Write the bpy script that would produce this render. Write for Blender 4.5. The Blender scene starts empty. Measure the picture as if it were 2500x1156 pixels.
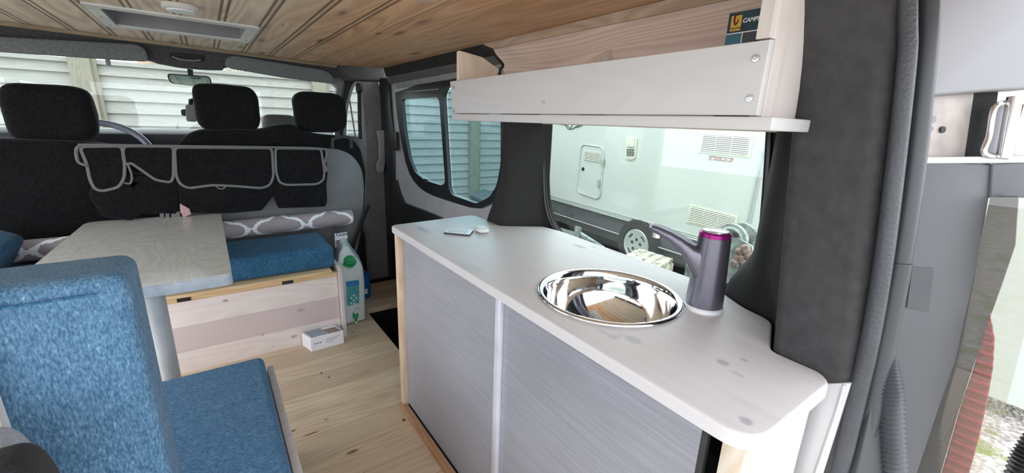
import bpy, bmesh, math, random
from mathutils import Vector, Matrix, noise
random.seed(7)
PI = math.pi
SC = bpy.context.scene
COL = SC.collection
V = Vector

# ------------------------------------------------------------------ camera geometry
FPX = 1020.0
CAM = V((0, 0, 1.0))
def _basis():
    y = V((493 - 1250, -(273.0 - 578), -FPX))
    v = V((493 - 1250, 273.0 - 578)); d = V((1, .036))
    t = (-FPX * FPX - v.dot(v)) / v.dot(d)
    vx = v + d * t
    x = V((vx.x, -vx.y, -FPX)).normalized(); y.normalize()
    z = x.cross(y)
    return Matrix((x, y, z))
RM = _basis()
def ray(u, v):
    return (RM @ V((u - 1250, -(v - 578), -FPX))).normalized()
def onz(u, v, z): r = ray(u, v); return CAM + r * ((z - CAM.z) / r.z)
def onx(u, v, x): r = ray(u, v); return CAM + r * ((x - CAM.x) / r.x)
def ony(u, v, y): r = ray(u, v); return CAM + r * ((y - CAM.y) / r.y)
def onp(u, v, p0, n): r = ray(u, v); return CAM + r * ((p0 - CAM).dot(n) / r.dot(n))

# ------------------------------------------------------------------ materials
class G:
    def __init__(s, name):
        s.m = bpy.data.materials.new(name); s.m.use_nodes = True
        s.t = s.m.node_tree; s.b = s.t.nodes['Principled BSDF']; s.o = s.t.nodes['Material Output']
    def n(s, typ, ins=None, **kw):
        nd = s.t.nodes.new('ShaderNode' + typ)
        for k, v in kw.items(): setattr(nd, k, v)
        for k, v in (ins or {}).items(): s.set(nd, k, v)
        return nd
    def set(s, nd, k, v):
        if hasattr(v, 'is_linked') : s.t.links.new(v, nd.inputs[k])
        else: nd.inputs[k].default_value = v
    def m2(s, op, a, b=0.0, c=None):
        nd = s.n('Math', operation=op); s.set(nd, 0, a); s.set(nd, 1, b)
        if c is not None: s.set(nd, 2, c)
        return nd.outputs[0]
    def mix(s, f, a, b, bt='MIX'):
        nd = s.n('Mix', data_type='RGBA', blend_type=bt)
        s.set(nd, 0, f); s.set(nd, 6, a); s.set(nd, 7, b); return nd.outputs[2]
    def ramp(s, f, stops):
        nd = s.n('ValToRGB'); s.set(nd, 0, f); el = nd.color_ramp.elements
        while len(el) < len(stops): el.new(.5)
        for e, (p, c) in zip(el, stops): e.position = p; e.color = c if len(c) == 4 else (*c, 1)
        return nd.outputs[0]
    def noise(s, vec, scale, detail=3, rough=.5, dist=0):
        nd = s.n('TexNoise', {'Vector': vec, 'Scale': scale, 'Detail': detail, 'Roughness': rough, 'Distortion': dist}); return nd.outputs[0]
    def obj(s): return s.n('TexCoord').outputs['Object']
    def mapv(s, vec, sc=(1, 1, 1), loc=(0, 0, 0), rot=(0, 0, 0)):
        return s.n('Mapping', {'Vector': vec, 'Scale': sc, 'Location': loc, 'Rotation': rot}).outputs[0]
    def bump(s, h, strength, dist=.01):
        s.t.links.new(s.n('Bump', {'Height': h, 'Strength': strength, 'Distance': dist}).outputs[0], s.b.inputs['Normal'])
def C4(c): return (c[0], c[1], c[2], 1)
def srgb(r, g, b):
    f = lambda x: (x / 255 / 12.92) if x / 255 <= .04045 else ((x / 255 + .055) / 1.055) ** 2.4
    return (f(r), f(g), f(b), 1)

def plain(name, c, rough=.5, metal=0, var=.06, scale=12, bump=0, bscale=200, spec=.5, coat=0):
    g = G(name); o = g.obj()
    f = g.noise(o, scale, 4)
    lo = tuple(x * (1 - var * 2) for x in c[:3]); hi = tuple(min(1, x * (1 + var * 2)) for x in c[:3])
    g.set(g.b, 'Base Color', g.ramp(f, [(.3, lo), (.7, hi)]))
    g.set(g.b, 'Roughness', rough); g.set(g.b, 'Metallic', metal); g.set(g.b, 'Specular IOR Level', spec)
    if coat: g.set(g.b, 'Coat Weight', coat); g.set(g.b, 'Coat Roughness', .1)
    if bump: g.bump(g.noise(o, bscale, 3), bump, .002)
    return g.m

def wood(name, light, dark, along, across, width, groove=.0, groove_col=(.1, .07, .05), var=.25, knots=.5, knot_col=(.2, .1, .05),
         rough=.55, grain=.6, off=0.0, tint2=None, gbump=.5, stretch=1.0, bead=False, warm=False, ringk=11.0, spots=(), alt=False):
    g = G(name); o = g.obj()
    sep = g.n('SeparateXYZ', {0: o}); ax = dict(x=0, y=1, z=2)
    A = sep.outputs[ax[along]]; B = g.m2('ADD', sep.outputs[ax[across]], off)
    third = [k for k in 'xyz' if k not in (along, across)][0]
    Cc = sep.outputs[ax[third]]
    q = g.m2('DIVIDE', B, width); pid = g.m2('FLOOR', q); fr = g.m2('FRACT', q)
    wn = g.n('TexWhiteNoise', {'W': pid}, noise_dimensions='1D').outputs[0]
    if alt: wn = g.m2('MULTIPLY', g.m2('FRACT', g.m2('MULTIPLY', pid, .5)), 2.0)
    sh = g.m2('MULTIPLY', wn, 37.0)
    cv = g.n('CombineXYZ', {0: g.m2('ADD', A, sh), 1: B, 2: Cc}).outputs[0]
    warp = g.noise(g.mapv(cv, (1.6 * stretch, 7, 7)), 1, 2)
    rings = g.m2('FRACT', g.m2('MULTIPLY', g.m2('ADD', warp, g.m2('MULTIPLY', B, 1.3)), ringk))
    rings = g.m2('PINGPONG', rings, .5)
    rings = g.m2('MULTIPLY', rings, 2.0)
    fine = g.noise(g.mapv(cv, (6 * stretch, 160, 160)), 1, 4, .6)
    gr = g.m2('ADD', g.m2('MULTIPLY', rings, .55), g.m2('MULTIPLY', fine, .45))
    col = g.mix(g.m2('MULTIPLY', g.ramp(gr, [(.25, (1, 1, 1)), (.75, (0, 0, 0))]), grain), C4(light), C4(dark))
    col = g.mix(g.m2('MULTIPLY', wn, var), col, C4(tint2 or dark))
    if knots:
        vo = g.n('TexVoronoi', {'Vector': g.mapv(cv, (2.6, 9, 9)), 'Scale': 1.0}, feature='F1')
        k = g.ramp(vo.outputs['Distance'], [(.07, (1, 1, 1)), (.13, (.35, .35, .35)), (.22, (0, 0, 0))])
        col = g.mix(g.m2('MULTIPLY', k, knots), col, C4(knot_col))
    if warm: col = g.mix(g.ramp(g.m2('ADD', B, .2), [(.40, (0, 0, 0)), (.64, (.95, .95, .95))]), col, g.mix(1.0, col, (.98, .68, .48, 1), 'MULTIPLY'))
    for (su, sv, ra, rb, st) in spots:
        dx = g.m2('DIVIDE', g.m2('SUBTRACT', A, su), ra); dy_ = g.m2('DIVIDE', g.m2('SUBTRACT', B, sv + off), rb)
        dd = g.m2('ADD', g.m2('MULTIPLY', dx, dx), g.m2('MULTIPLY', dy_, dy_)); dd = g.m2('ADD', dd, g.m2('MULTIPLY', g.m2('SUBTRACT', g.noise(o, 90, 2), .5), .9))
        kk = g.ramp(dd, [(.25, (1, 1, 1)), (.6, (.55, .55, .55)), (1.0, (0, 0, 0))]); col = g.mix(g.m2('MULTIPLY', kk, st), col, C4(knot_col))
    if groove:
        e = g.m2('MINIMUM', fr, g.m2('SUBTRACT', 1.0, fr))
        if bead:
            e2 = g.m2('ABSOLUTE', g.m2('SUBTRACT', fr, .14)); e = g.m2('MINIMUM', e, e2)
        gm = g.m2('LESS_THAN', e, groove / width)
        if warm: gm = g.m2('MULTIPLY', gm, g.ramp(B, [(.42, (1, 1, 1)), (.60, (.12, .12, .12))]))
        col = g.mix(g.m2('MULTIPLY', gm, .8), col, C4(groove_col))
        hh = g.m2('SUBTRACT', g.m2('MULTIPLY', gr, .15), gm)
        g.bump(hh, gbump, .004)
    else: g.bump(gr, .15, .001)
    g.set(g.b, 'Base Color', col); g.set(g.b, 'Roughness', rough)
    return g.m

def fabric(name, c1, c2, scale=420, c3=None, bump=.6, axis=None):
    g = G(name); o = g.obj()
    st = {'x': (.35, 1, 1), 'z': (1, 1, .35), None: (1, 1, 1)}[axis]
    a = g.noise(g.mapv(o, st), scale, 2, .7); b = g.noise(o, scale * .12, 3)
    f = g.m2('ADD', g.m2('MULTIPLY', a, .8), g.m2('MULTIPLY', b, .2))
    st = [(.38, c1), (.62, c2)]
    if c3: st.append((.74, c3))
    g.set(g.b, 'Base Color', g.ramp(f, st)); g.set(g.b, 'Roughness', .95); g.set(g.b, 'Specular IOR Level', .15)
    g.set(g.b, 'Sheen Weight', .08)
    g.bump(a, bump, .002)
    return g.m

def glass(name, tint, refl=.9, rough=0.0, alpha_white=0.0):
    g = G(name); t = g.t
    tr = g.n('BsdfTransparent', {'Color': C4(tint)}); gl = g.n('BsdfGlossy', {'Color': (refl, refl, refl, 1), 'Roughness': rough})
    ge = g.n('NewGeometry'); dt = g.n('VectorMath', {0: ge.outputs['Incoming'], 1: ge.outputs['Normal']}, operation='DOT_PRODUCT').outputs['Value']
    fr = g.m2('ADD', g.m2('MULTIPLY', g.m2('POWER', g.m2('SUBTRACT', 1.0, g.m2('MINIMUM', g.m2('ABSOLUTE', dt), 1.0)), 5.0), .9), .035)
    mx = g.n('MixShader', {0: fr, 1: tr.outputs[0], 2: gl.outputs[0]})
    out = mx.outputs[0]
    if alpha_white:
        d = g.n('BsdfDiffuse', {'Color': C4(tint)}); m3 = g.n('MixShader', {0: alpha_white, 1: out, 2: d.outputs[0]}); out = m3.outputs[0]
    t.links.new(out, g.o.inputs[0]); return g.m

W = {}
def sp_(fn, val, ia, ib, L): return [(fn(u, v, val)[ia], fn(u, v, val)[ib], ra, rb, st) for u, v, ra, rb, st in L]
ZCL = 1.265
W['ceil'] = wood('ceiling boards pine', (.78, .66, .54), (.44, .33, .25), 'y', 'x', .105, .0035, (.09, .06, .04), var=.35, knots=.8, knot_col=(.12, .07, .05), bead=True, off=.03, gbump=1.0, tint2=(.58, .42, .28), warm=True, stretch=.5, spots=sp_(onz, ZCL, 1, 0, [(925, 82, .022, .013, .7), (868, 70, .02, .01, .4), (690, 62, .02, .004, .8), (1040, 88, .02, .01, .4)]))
W['floor'] = wood('floor boards pine', (.78, .63, .46), (.50, .36, .23), 'x', 'y', .118, .0012, (.30, .20, .12), var=.8, knots=.2, knot_col=(.16, .08, .04), off=.02, tint2=(.50, .37, .25), rough=.38, gbump=.2, stretch=.45, ringk=20.0, spots=sp_(onz, 0, 0, 1, [(785, 912, .006, .012, .9), (803, 922, .006, .008, 1), (986, 1026, .008, .010, 1), (760, 1060, .030, .005, .9), (860, 1104, .022, .008, .9), (715, 1053, .012, .006, .8), (797, 1025, .01, .005, .7), (862, 812, .008, .006, .8)]))
W['white'] = wood('white washed wood', (.64, .625, .64), (.54, .50, .52), 'y', 'x', .21, 0, knots=.85, knot_col=(.36, .35, .40), var=.25, rough=.42, grain=.22, stretch=.5, spots=sp_(onz, .665, 1, 0, [(1415, 602, .035, .012, .8), (1450, 604, .02, .008, .5), (1283, 572, .012, .006, .6), (1765, 886, .012, .010, .9), (1818, 880, .007, .005, .8), (1800, 914, .014, .005, .5), (1820, 1028, .010, .009, .9), (1545, 830, .02, .012, .55), (1480, 815, .025, .008, .35), (1505, 822, .01, .02, .35)]))
W['whiteend'] = wood('white washed end board', (.66, .62, .61), (.53, .46, .45), 'z', 'x', .3, 0, knots=.25, knot_col=(.5, .42, .40), var=.2, rough=.5, grain=.5)
W['shelf'] = wood('pale painted shelf wood', (.58, .575, .59), (.51, .49, .51), 'y', 'z', .3, 0, knots=.2, knot_col=(.42, .40, .42), var=.1, rough=.45, grain=.3)
W['lining'] = wood('pink pine lining', (.80, .62, .54), (.60, .44, .37), 'y', 'z', .5, 0, ringk=26.0, stretch=.45, knots=.2, knot_col=(.26, .15, .11), var=.1, rough=.6, grain=.9)
W['bench'] = wood('white washed pine bench', (.86, .78, .75), (.74, .63, .62), 'x', 'z', .104, .0006, (.5, .40, .37), var=.75, knots=.7, knot_col=(.42, .30, .31), off=.012, tint2=(.62, .50, .51), rough=.5, grain=.4, alt=True, spots=sp_(ony, 1.91, 0, 2, [(550, 735, .013, .007, .9), (641, 818, .007, .005, .8), (718, 822, .016, .008, .8), (735, 758, .02, .012, .5), (666, 847, .004, .003, .9)]))
W['pine'] = wood('raw pine', (.80, .60, .36), (.62, .40, .20), 'x', 'z', .5, 0, knots=.3, knot_col=(.4, .2, .1), var=.1)
W['pinez'] = wood('raw pine upright', (.74, .58, .42), (.55, .36, .22), 'z', 'x', .5, 0, knots=.35, knot_col=(.4, .22, .13), var=.1)
W['piney'] = wood('warm pine rail', (.55, .33, .19), (.36, .19, .10), 'y', 'x', .5, 0, knots=.3, knot_col=(.25, .12, .07), var=.1)
W['beam'] = wood('ceiling edge board', (.58, .44, .34), (.34, .23, .16), 'y', 'z', .5, 0, knots=.9, knot_col=(.05, .03, .02), var=.1)
W['whitepost'] = wood('worn white post', (.66, .60, .52), (.55, .42, .30), 'z', 'x', .3, 0, knots=.2, knot_col=(.5, .35, .22), var=.2, rough=.5, grain=.7)
W['lip'] = wood('dull pine lip', (.34, .26, .17), (.22, .15, .09), 'x', 'z', .5, 0, knots=.2, knot_col=(.15, .08, .05), var=.1)
W['divider'] = wood('pale pine divider', (.80, .68, .57), (.68, .53, .42), 'z', 'x', .5, 0, knots=.3, knot_col=(.35, .2, .12), var=.1)

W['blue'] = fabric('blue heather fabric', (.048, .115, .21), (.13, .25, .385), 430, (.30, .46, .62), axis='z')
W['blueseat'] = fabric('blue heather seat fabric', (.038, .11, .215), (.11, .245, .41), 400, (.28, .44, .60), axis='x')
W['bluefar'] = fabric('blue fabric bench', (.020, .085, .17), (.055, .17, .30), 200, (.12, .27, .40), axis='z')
W['black'] = fabric('black seat cover fabric', (.005, .005, .006), (.012, .012, .013), 120, bump=.3)
W['blackp'] = plain('black plastic', (.010, .010, .011), .45)
W['rubber'] = plain('dark rubber seal', (.052, .057, .069), .40, var=.1, bump=.5, bscale=260)
W['rubber2'] = plain('smooth dark rubber', (.046, .049, .058), .38, var=.08, scale=5)
W['blackrub'] = plain('black rubber frame', (.010, .011, .013), .35)
W['trim'] = plain('charcoal moulded trim', (.036, .036, .039), .75, var=.12, scale=60, bump=.35, bscale=900)
W['trimd'] = plain('dark moulded pillar trim', (.0065, .006, .0064), .75, var=.1, scale=40, bump=.2, bscale=700)
W['cabgrey'] = plain('grey cab plastic', (.21, .21, .21), .6, var=.06, scale=30, bump=.15, bscale=500)
W['cablight'] = plain('light grey cab plastic', (.33, .33, .335), .55, var=.05)
W['header'] = plain('dark grey headliner', (.095, .092, .092), .85, var=.12, scale=90, bump=.3, bscale=600)
W['visor'] = plain('grey visor cloth', (.25, .255, .26), .85, var=.1, scale=90, bump=.2, bscale=600)
W['shell'] = plain('grey seat back shell', (.17, .17, .175), .55, var=.05)
W['paint'] = plain('silver grey car paint', (.62, .62, .65), .26, .45, var=.03, coat=.5)
W['paintl'] = plain('pale painted steel', (.58, .58, .61), .3, .2, var=.04)
W['jamb'] = plain('grey painted jamb', (.066, .068, .077), .5, .1, var=.04, scale=4)
W['jambsq'] = plain('faint grey sticker', (.045, .046, .054), .6)
W['jambup'] = plain('light grey painted jamb', (.26, .255, .28), .45, .1, var=.03, scale=3)
W['hingepl'] = plain('dusty beige metal', (.44, .39, .37), .55, .3, var=.12, scale=25)
W['chrome'] = plain('bare steel', (.75, .74, .75), .25, .95, var=.04)
def steel():
    g = G('polished steel'); o = g.obj()
    g.set(g.b, 'Base Color', (.82, .82, .83, 1)); g.set(g.b, 'Metallic', 1.0)
    g.set(g.b, 'Roughness', g.ramp(g.noise(o, 60, 4), [(.4, (.05,) * 3), (.75, (.12,) * 3)]))
    sp = g.n('TexVoronoi', {'Vector': o, 'Scale': 130.0}); g.bump(g.ramp(sp.outputs['Distance'], [(.0, (1,) * 3), (.12, (0,) * 3)]), .12, .0005)
    return g.m
W['steel'] = steel()
W['screw'] = plain('zinc screw', (.55, .56, .58), .3, .9)
W['tap'] = plain('gunmetal tap', (.16, .155, .19), .33, .75, var=.04, scale=300)
W['magenta'] = plain('magenta anodised ring', (.36, .02, .22), .25, .6, var=.03)
W['tapcap'] = plain('silver cap', (.55, .50, .54), .25, .8)
def brushed(name, c, horiz):
    g = G(name); o = g.obj()
    f = g.noise(g.mapv(o, (1, 6, 300) if horiz else (1, 300, 6)), 1, 4, .6); f2 = g.noise(o, 3, 2)
    ff = g.m2('ADD', g.m2('MULTIPLY', f, .6), g.m2('MULTIPLY', f2, .4))
    g.set(g.b, 'Base Color', g.ramp(ff, [(.35, tuple(x * .82 for x in c)), (.65, tuple(x * 1.12 for x in c))]))
    g.set(g.b, 'Roughness', .42); g.set(g.b, 'Metallic', .25); return g.m
W['door1'] = brushed('brushed grey laminate', (.37, .38, .43), True)
W['alu'] = plain('aluminium strip', (.66, .68, .76), .35, .3)
def tabletop():
    g = G('grey swirled laminate'); o = g.obj()
    w = g.noise(g.mapv(o, (5, 1.6, 5)), 1, 3, .5, 1.2)
    r = g.m2('PINGPONG', g.m2('FRACT', g.m2('MULTIPLY', w, 14.0)), .5)
    g.set(g.b, 'Base Color', g.ramp(g.m2('MULTIPLY', r, 2.0), [(.1, (.58, .57, .53)), (.5, (.62, .61, .57)), (.9, (.65, .64, .60))]))
    g.set(g.b, 'Roughness', .24); g.set(g.b, 'Specular IOR Level', .7); return g.m
W['table'] = tabletop()
W['tabedge'] = plain('pale blue grey table edging', (.46, .52, .60), .35, 0, var=.08, scale=30)
W['tableg'] = plain('grey table leg paint', (.40, .43, .46), .35, 0)
def rug():
    g = G('rug trellis pattern'); o = g.obj(); s = g.n('SeparateXYZ', {0: o})
    a = g.m2('MULTIPLY', s.outputs[0], 27.0)
    dy = g.m2('SUBTRACT', s.outputs[1], 2.245); dz = g.m2('SUBTRACT', s.outputs[2], .482)
    b = g.m2('MULTIPLY', g.m2('ARCTAN2', dz, g.m2('MULTIPLY', dy, -1.0)), 1.7)
    nz = g.m2('MULTIPLY', g.noise(o, 90, 1), 1.0)
    e = g.m2('ADD', g.m2('ADD', g.m2('COSINE', a), g.m2('COSINE', b)), g.m2('MULTIPLY', g.m2('COSINE', g.m2('MULTIPLY', a, 3.0)), .25))
    e = g.m2('ABSOLUTE', g.m2('ADD', e, g.m2('MULTIPLY', g.m2('SUBTRACT', nz, .5), .5)))
    f = g.m2('LESS_THAN', e, .30)
    g.set(g.b, 'Base Color', g.mix(f, (.34, .30, .315, 1), (.85, .87, .90, 1))); g.set(g.b, 'Roughness', .95)
    g.bump(g.noise(o, 400, 2), .5, .002); return g.m
W['rug'] = rug()
W['rugend'] = plain('rug cut edge', (.62, .60, .58), .95, var=.2, scale=200)
def canmat():
    g = G('translucent water can plastic')
    g.set(g.b, 'Base Color', g.ramp(g.noise(g.obj(), 20, 3), [(.3, (.70, .78, .78)), (.7, (.78, .84, .84))]))
    g.set(g.b, 'Roughness', .35); g.set(g.b, 'Transmission Weight', .12); g.set(g.b, 'Subsurface Weight', .15); g.set(g.b, 'Subsurface Radius', (.02, .02, .02)); return g.m
W['can'] = canmat()
W['green'] = plain('green plastic cap', (.005, .26, .08), .35)
W['teal'] = plain('teal label', (.06, .33, .36), .5, var=.15, scale=60)
W['tealtop'] = plain('blue label band', (.02, .20, .42), .5)
W['whitep'] = plain('white plastic', (.75, .77, .78), .35, var=.02)
W['bluecan'] = plain('blue painted canister', (.01, .12, .36), .35)
W['card'] = plain('white cardboard', (.80, .81, .86), .6, var=.02)
W['cardgrey'] = plain('blue grey print', (.28, .33, .40), .5, var=.1)
W['photo'] = plain('brown photo print', (.22, .16, .14), .4, var=.7, scale=120)
W['ink'] = plain('grey ink', (.30, .30, .33), .6)
W['darkink'] = plain('dark ink', (.04, .05, .07), .5)
W['piping'] = plain('grey webbing piping', (.17, .17, .17), .85, var=.15, scale=300)
W['pink'] = plain('pink tissue', (.60, .38, .40), .8, var=.15, scale=100)
W['cream'] = plain('caravan cream skin', (.47, .505, .475), .35, var=.015, scale=2)
W['vent'] = plain('ivory vent plastic', (.52, .54, .45), .5, var=.03)
W['ventdark'] = plain('vent shadow backing', (.10, .10, .085), .8)
W['skirt'] = plain('dark grey caravan skirt', (.085, .09, .095), .5, var=.08)
W['under'] = plain('blackened underside', (.012, .012, .012), .9)
W['alurail'] = plain('weathered aluminium rail', (.42, .45, .45), .4, .4)
W['hub'] = plain('silver wheel cover', (.52, .56, .56), .35, .5, var=.05)
W['tyre'] = plain('tyre rubber', (.02, .02, .02), .8, bump=.4, bscale=80)
W['fence'] = wood('weathered fence boards', (.40, .385, .36), (.30, .28, .25), 'x', 'z', .105, 0, knots=.35, knot_col=(.2, .17, .15), var=.5, grain=.5, rough=.85, tint2=(.37, .355, .33))
W['post'] = wood('weathered post', (.30, .275, .22), (.23, .20, .15), 'z', 'x', .4, 0, knots=.1, var=.1, grain=.6, rough=.9)
W['brick'] = plain('sandy house render', (.46, .34, .26), .9, var=.15, scale=4, bump=.4, bscale=30)
W['stone'] = plain('pebbled wall', (.42, .38, .33), .9, var=.35, scale=30, bump=.8, bscale=20)
def gravel():
    g = G('gravel and grass'); o = g.obj()
    v = g.n('TexVoronoi', {'Vector': o, 'Scale': 45.0}); c = g.ramp(v.outputs['Color'], [(.2, (.28, .25, .22)), (.8, (.62, .58, .54))])
    gm = g.ramp(g.noise(o, 5, 4), [(.52, (0, 0, 0)), (.6, (1, 1, 1))]); gc = g.ramp(g.noise(o, 120, 3), [(.3, (.12, .16, .03)), (.7, (.33, .38, .12))])
    g.set(g.b, 'Base Color', g.mix(gm, c, gc)); g.set(g.b, 'Roughness', .95); g.bump(v.outputs['Distance'], 1.0, .02); return g.m
W['ground'] = gravel()
W['glass'] = glass('window glass tinted', (.62, .79, .83))
W['glassrear'] = glass('rear window glass', (.88, .93, .905))
W['clear'] = glass('windscreen glass', (.90, .95, .94))
W['lens'] = glass('clear lamp lens', (.88, .87, .84), alpha_white=.05)
W['lensgrey'] = plain('grey lamp housing', (.055, .057, .072), .6, 0)
def redlens():
    g = G('red ribbed lens'); o = g.obj()
    s = g.n('SeparateXYZ', {0: o}); f = g.m2('SINE', g.m2('MULTIPLY', s.outputs[2], 420.0))
    g.set(g.b, 'Base Color', g.ramp(f, [(.2, (.22, .003, .01)), (.9, (.42, .015, .03))])); g.set(g.b, 'Roughness', .2); g.set(g.b, 'Transmission Weight', .15)
    g.bump(f, .5, .003); return g.m
W['red'] = redlens()
W['mirror'] = plain('mirror glass', (.30, .42, .42), .03, 1.0, var=.0)
W['carpet'] = plain('black step mat', (.004, .004, .004), .95, bump=.5)
W['boxblue'] = plain('book cover dark blue', (.015, .055, .085), .4, var=.15, scale=40)
W['boxteal'] = plain('book cover teal', (.02, .13, .20), .4)
W['yellow'] = plain('yellow badge', (.62, .40, .05), .4)
W['redbrown'] = plain('dark red print', (.16, .02, .01), .5)
W['white'+'ink'] = plain('white print', (.75, .75, .75), .5)
W['stone2'] = plain('pale timber blocks', (.58, .56, .44), .8, var=.3, scale=15)
W['galv'] = plain('galvanised steel', (.36, .40, .39), .45, .5, var=.25, scale=25)
W['rust'] = plain('rusty fittings', (.30, .20, .17), .7, .2, var=.3, scale=60)
W['wheel'] = plain('steering wheel rubber', (.24, .26, .32), .35)
W['dash'] = plain('dashboard plastic', (.012, .013, .018), .35)
W['lampw'] = plain('white lamp plastic', (.62, .60, .58), .4)
W['hatch'] = plain('white hatch frame', (.62, .63, .62), .4)
W['hatchin'] = plain('grey hatch lining', (.28, .27, .29), .7, var=.08)
W['greyfab'] = fabric('pale grey fabric', (.28, .29, .33), (.36, .37, .42), 300)
W['darkfab'] = fabric('charcoal fabric', (.013, .012, .014), (.024, .023, .026), 500)
W['copper'] = plain('peach lamp trim', (.62, .42, .32), .4)

# ------------------------------------------------------------------ object helpers
WORLD = {}
def tag(o, label=None, cat=None, group=None, kind=None):
    if label: o['label'] = label
    if cat: o['category'] = cat
    if group: o['group'] = group
    if kind: o['kind'] = kind
    return o
def link(name, me, mat, parent=None):
    o = bpy.data.objects.new(name, me); COL.objects.link(o)
    if mat is not None and me is not None and not me.materials: me.materials.append(W[mat] if isinstance(mat, str) else mat)
    if parent is not None:
        o.parent = parent; o.matrix_parent_inverse = WORLD.get(parent.name, Matrix()).inverted()
    return o
def obj(name, bm, mat, parent=None, smooth=True, ang=38, extra=None):
    if isinstance(bm, (list, tuple)): bm = join(*bm)
    bmesh.ops.remove_doubles(bm, verts=bm.verts, dist=1e-6)
    bmesh.ops.recalc_face_normals(bm, faces=bm.faces)
    me = bpy.data.meshes.new(name); bm.to_mesh(me); bm.free()
    if smooth:
        for p in me.polygons: p.use_smooth = True
        me.set_sharp_from_angle(angle=math.radians(ang))
    return link(name, me, mat, parent)
def thing(name, loc, label, cat, group=None):
    o = bpy.data.objects.new(name, None); COL.objects.link(o); o.location = loc; o.empty_display_size = .05
    WORLD[o.name] = Matrix.Translation(V(loc)); tag(o, label, cat, group); return o
def struct(name, bm, mat, **k): return tag(obj(name, bm, mat, **k), kind='structure')
def join(*bms):
    r = bmesh.new()
    for b in bms:
        me = bpy.data.meshes.new('t'); b.to_mesh(me); b.free(); r.from_mesh(me); bpy.data.meshes.remove(me)
    return r
def box(x0, x1, y0, y1, z0, z1, bev=0, seg=2):
    b = bmesh.new(); bmesh.ops.create_cube(b, size=1)
    for v in b.verts: v.co = V((x0 + (v.co.x + .5) * (x1 - x0), y0 + (v.co.y + .5) * (y1 - y0), z0 + (v.co.z + .5) * (z1 - z0)))
    if bev: bmesh.ops.bevel(b, geom=b.edges[:], offset=bev, segments=seg, profile=.5, affect='EDGES')
    return b
def xf(b, m): bmesh.ops.transform(b, matrix=m, verts=b.verts); return b
def chaikin(p, n=2, closed=True):
    for _ in range(n):
        q = []
        m = len(p)
        rng = range(m) if closed else range(m - 1)
        if not closed: q.append(p[0])
        for i in rng:
            a, c = p[i], p[(i + 1) % m]; q += [a * .75 + c * .25, a * .25 + c * .75]
        if not closed: q.append(p[-1])
        p = q
    return p
def rnd(p, r, n=5):
    out = []; m = len(p)
    rr = r if isinstance(r, (list, tuple)) else [r] * m
    for i in range(m):
        a, b, c = p[i - 1], p[i], p[(i + 1) % m]
        R = rr[i]
        if R <= 0: out.append(b); continue
        u = (a - b); w = (c - b); d = min(R, u.length * .48, w.length * .48); u = b + u.normalized() * d; w = b + w.normalized() * d
        for k in range(n + 1):
            t = k / n; out.append(u * (1 - t) ** 2 + b * 2 * t * (1 - t) + w * t * t)
    return out
def plate(pts, vec, holes=(), bev=0):
    b = bmesh.new(); vec = V(vec)
    if not holes:
        b.faces.new([b.verts.new(p) for p in pts])
    else:
        es = []
        for lp in [pts, *holes]:
            vs = [b.verts.new(p) for p in lp]
            es += [b.edges.new((vs[i], vs[(i + 1) % len(vs)])) for i in range(len(vs))]
        bmesh.ops.triangle_fill(b, use_beauty=True, use_dissolve=False, edges=es)
    r = bmesh.ops.extrude_face_region(b, geom=b.faces[:])
    bmesh.ops.translate(b, verts=[g for g in r['geom'] if isinstance(g, bmesh.types.BMVert)], vec=vec)
    bmesh.ops.recalc_face_normals(b, faces=b.faces)
    if bev:
        es = [e for e in b.edges if len(e.link_faces) == 2 and e.calc_face_angle(0) > .6 and abs((e.verts[0].co - e.verts[1].co).normalized().dot(vec.normalized())) < .5]
        bmesh.ops.bevel(b, geom=es, offset=bev, segments=3, profile=.5, affect='EDGES')
    return b
def loft(rings, closed=False, cap=True):
    b = bmesh.new(); R = [[b.verts.new(p) for p in r] for r in rings]; n = len(R[0])
    m = len(R)
    for i in range(m if closed else m - 1):
        A, B = R[i], R[(i + 1) % m]
        for k in range(n): b.faces.new((A[k], A[(k + 1) % n], B[(k + 1) % n], B[k]))
    if cap and not closed:
        b.faces.new(R[0][::-1]); b.faces.new(R[-1])
    return b
def tube(pts, r, seg=10, closed=False, flat=1.0, up=None):
    pts = [V(p) for p in pts]; n = len(pts); rr = r if isinstance(r, (list, tuple)) else [r] * n
    tang = []
    for i in range(n):
        if closed: t = pts[(i + 1) % n] - pts[i - 1]
        else: t = pts[min(i + 1, n - 1)] - pts[max(i - 1, 0)]
        tang.append(t.normalized())
    u = V(up) if up else (V((0, 0, 1)) if abs(tang[0].z) < .9 else V((1, 0, 0)))
    rings = []
    for i in range(n):
        t = tang[i]; u = (u - t * u.dot(t)).normalized(); w = t.cross(u)
        rings.append([pts[i] + u * math.cos(2 * PI * k / seg) * rr[i] * flat + w * math.sin(2 * PI * k / seg) * rr[i] for k in range(seg)])
    return loft(rings, closed)
def sm(pts, n=6):   # Catmull-Rom
    P = [V(p) for p in pts]; P = [P[0] * 2 - P[1]] + P + [P[-1] * 2 - P[-2]]; o = []
    for i in range(1, len(P) - 2):
        for k in range(n):
            t = k / n; a, b, c, d = P[i - 1], P[i], P[i + 1], P[i + 2]
            o.append(.5 * ((2 * b) + (c - a) * t + (2 * a - 5 * b + 4 * c - d) * t * t + (3 * b - a - 3 * c + d) * t ** 3))
    o.append(P[-2]); return o
def lathe(prof, seg=32, m=None, cap=True):
    rings = [[V((r * math.cos(2 * PI * k / seg), r * math.sin(2 * PI * k / seg), z)) for k in range(seg)] for r, z in prof]
    b = loft(rings, cap=cap)
    if m is not None: xf(b, m)
    return b
def aim(loc, d, up=(0, 0, 1)):
    q = V(d).to_track_quat('Z', 'Y').to_matrix().to_4x4(); return Matrix.Translation(V(loc)) @ q
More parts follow.
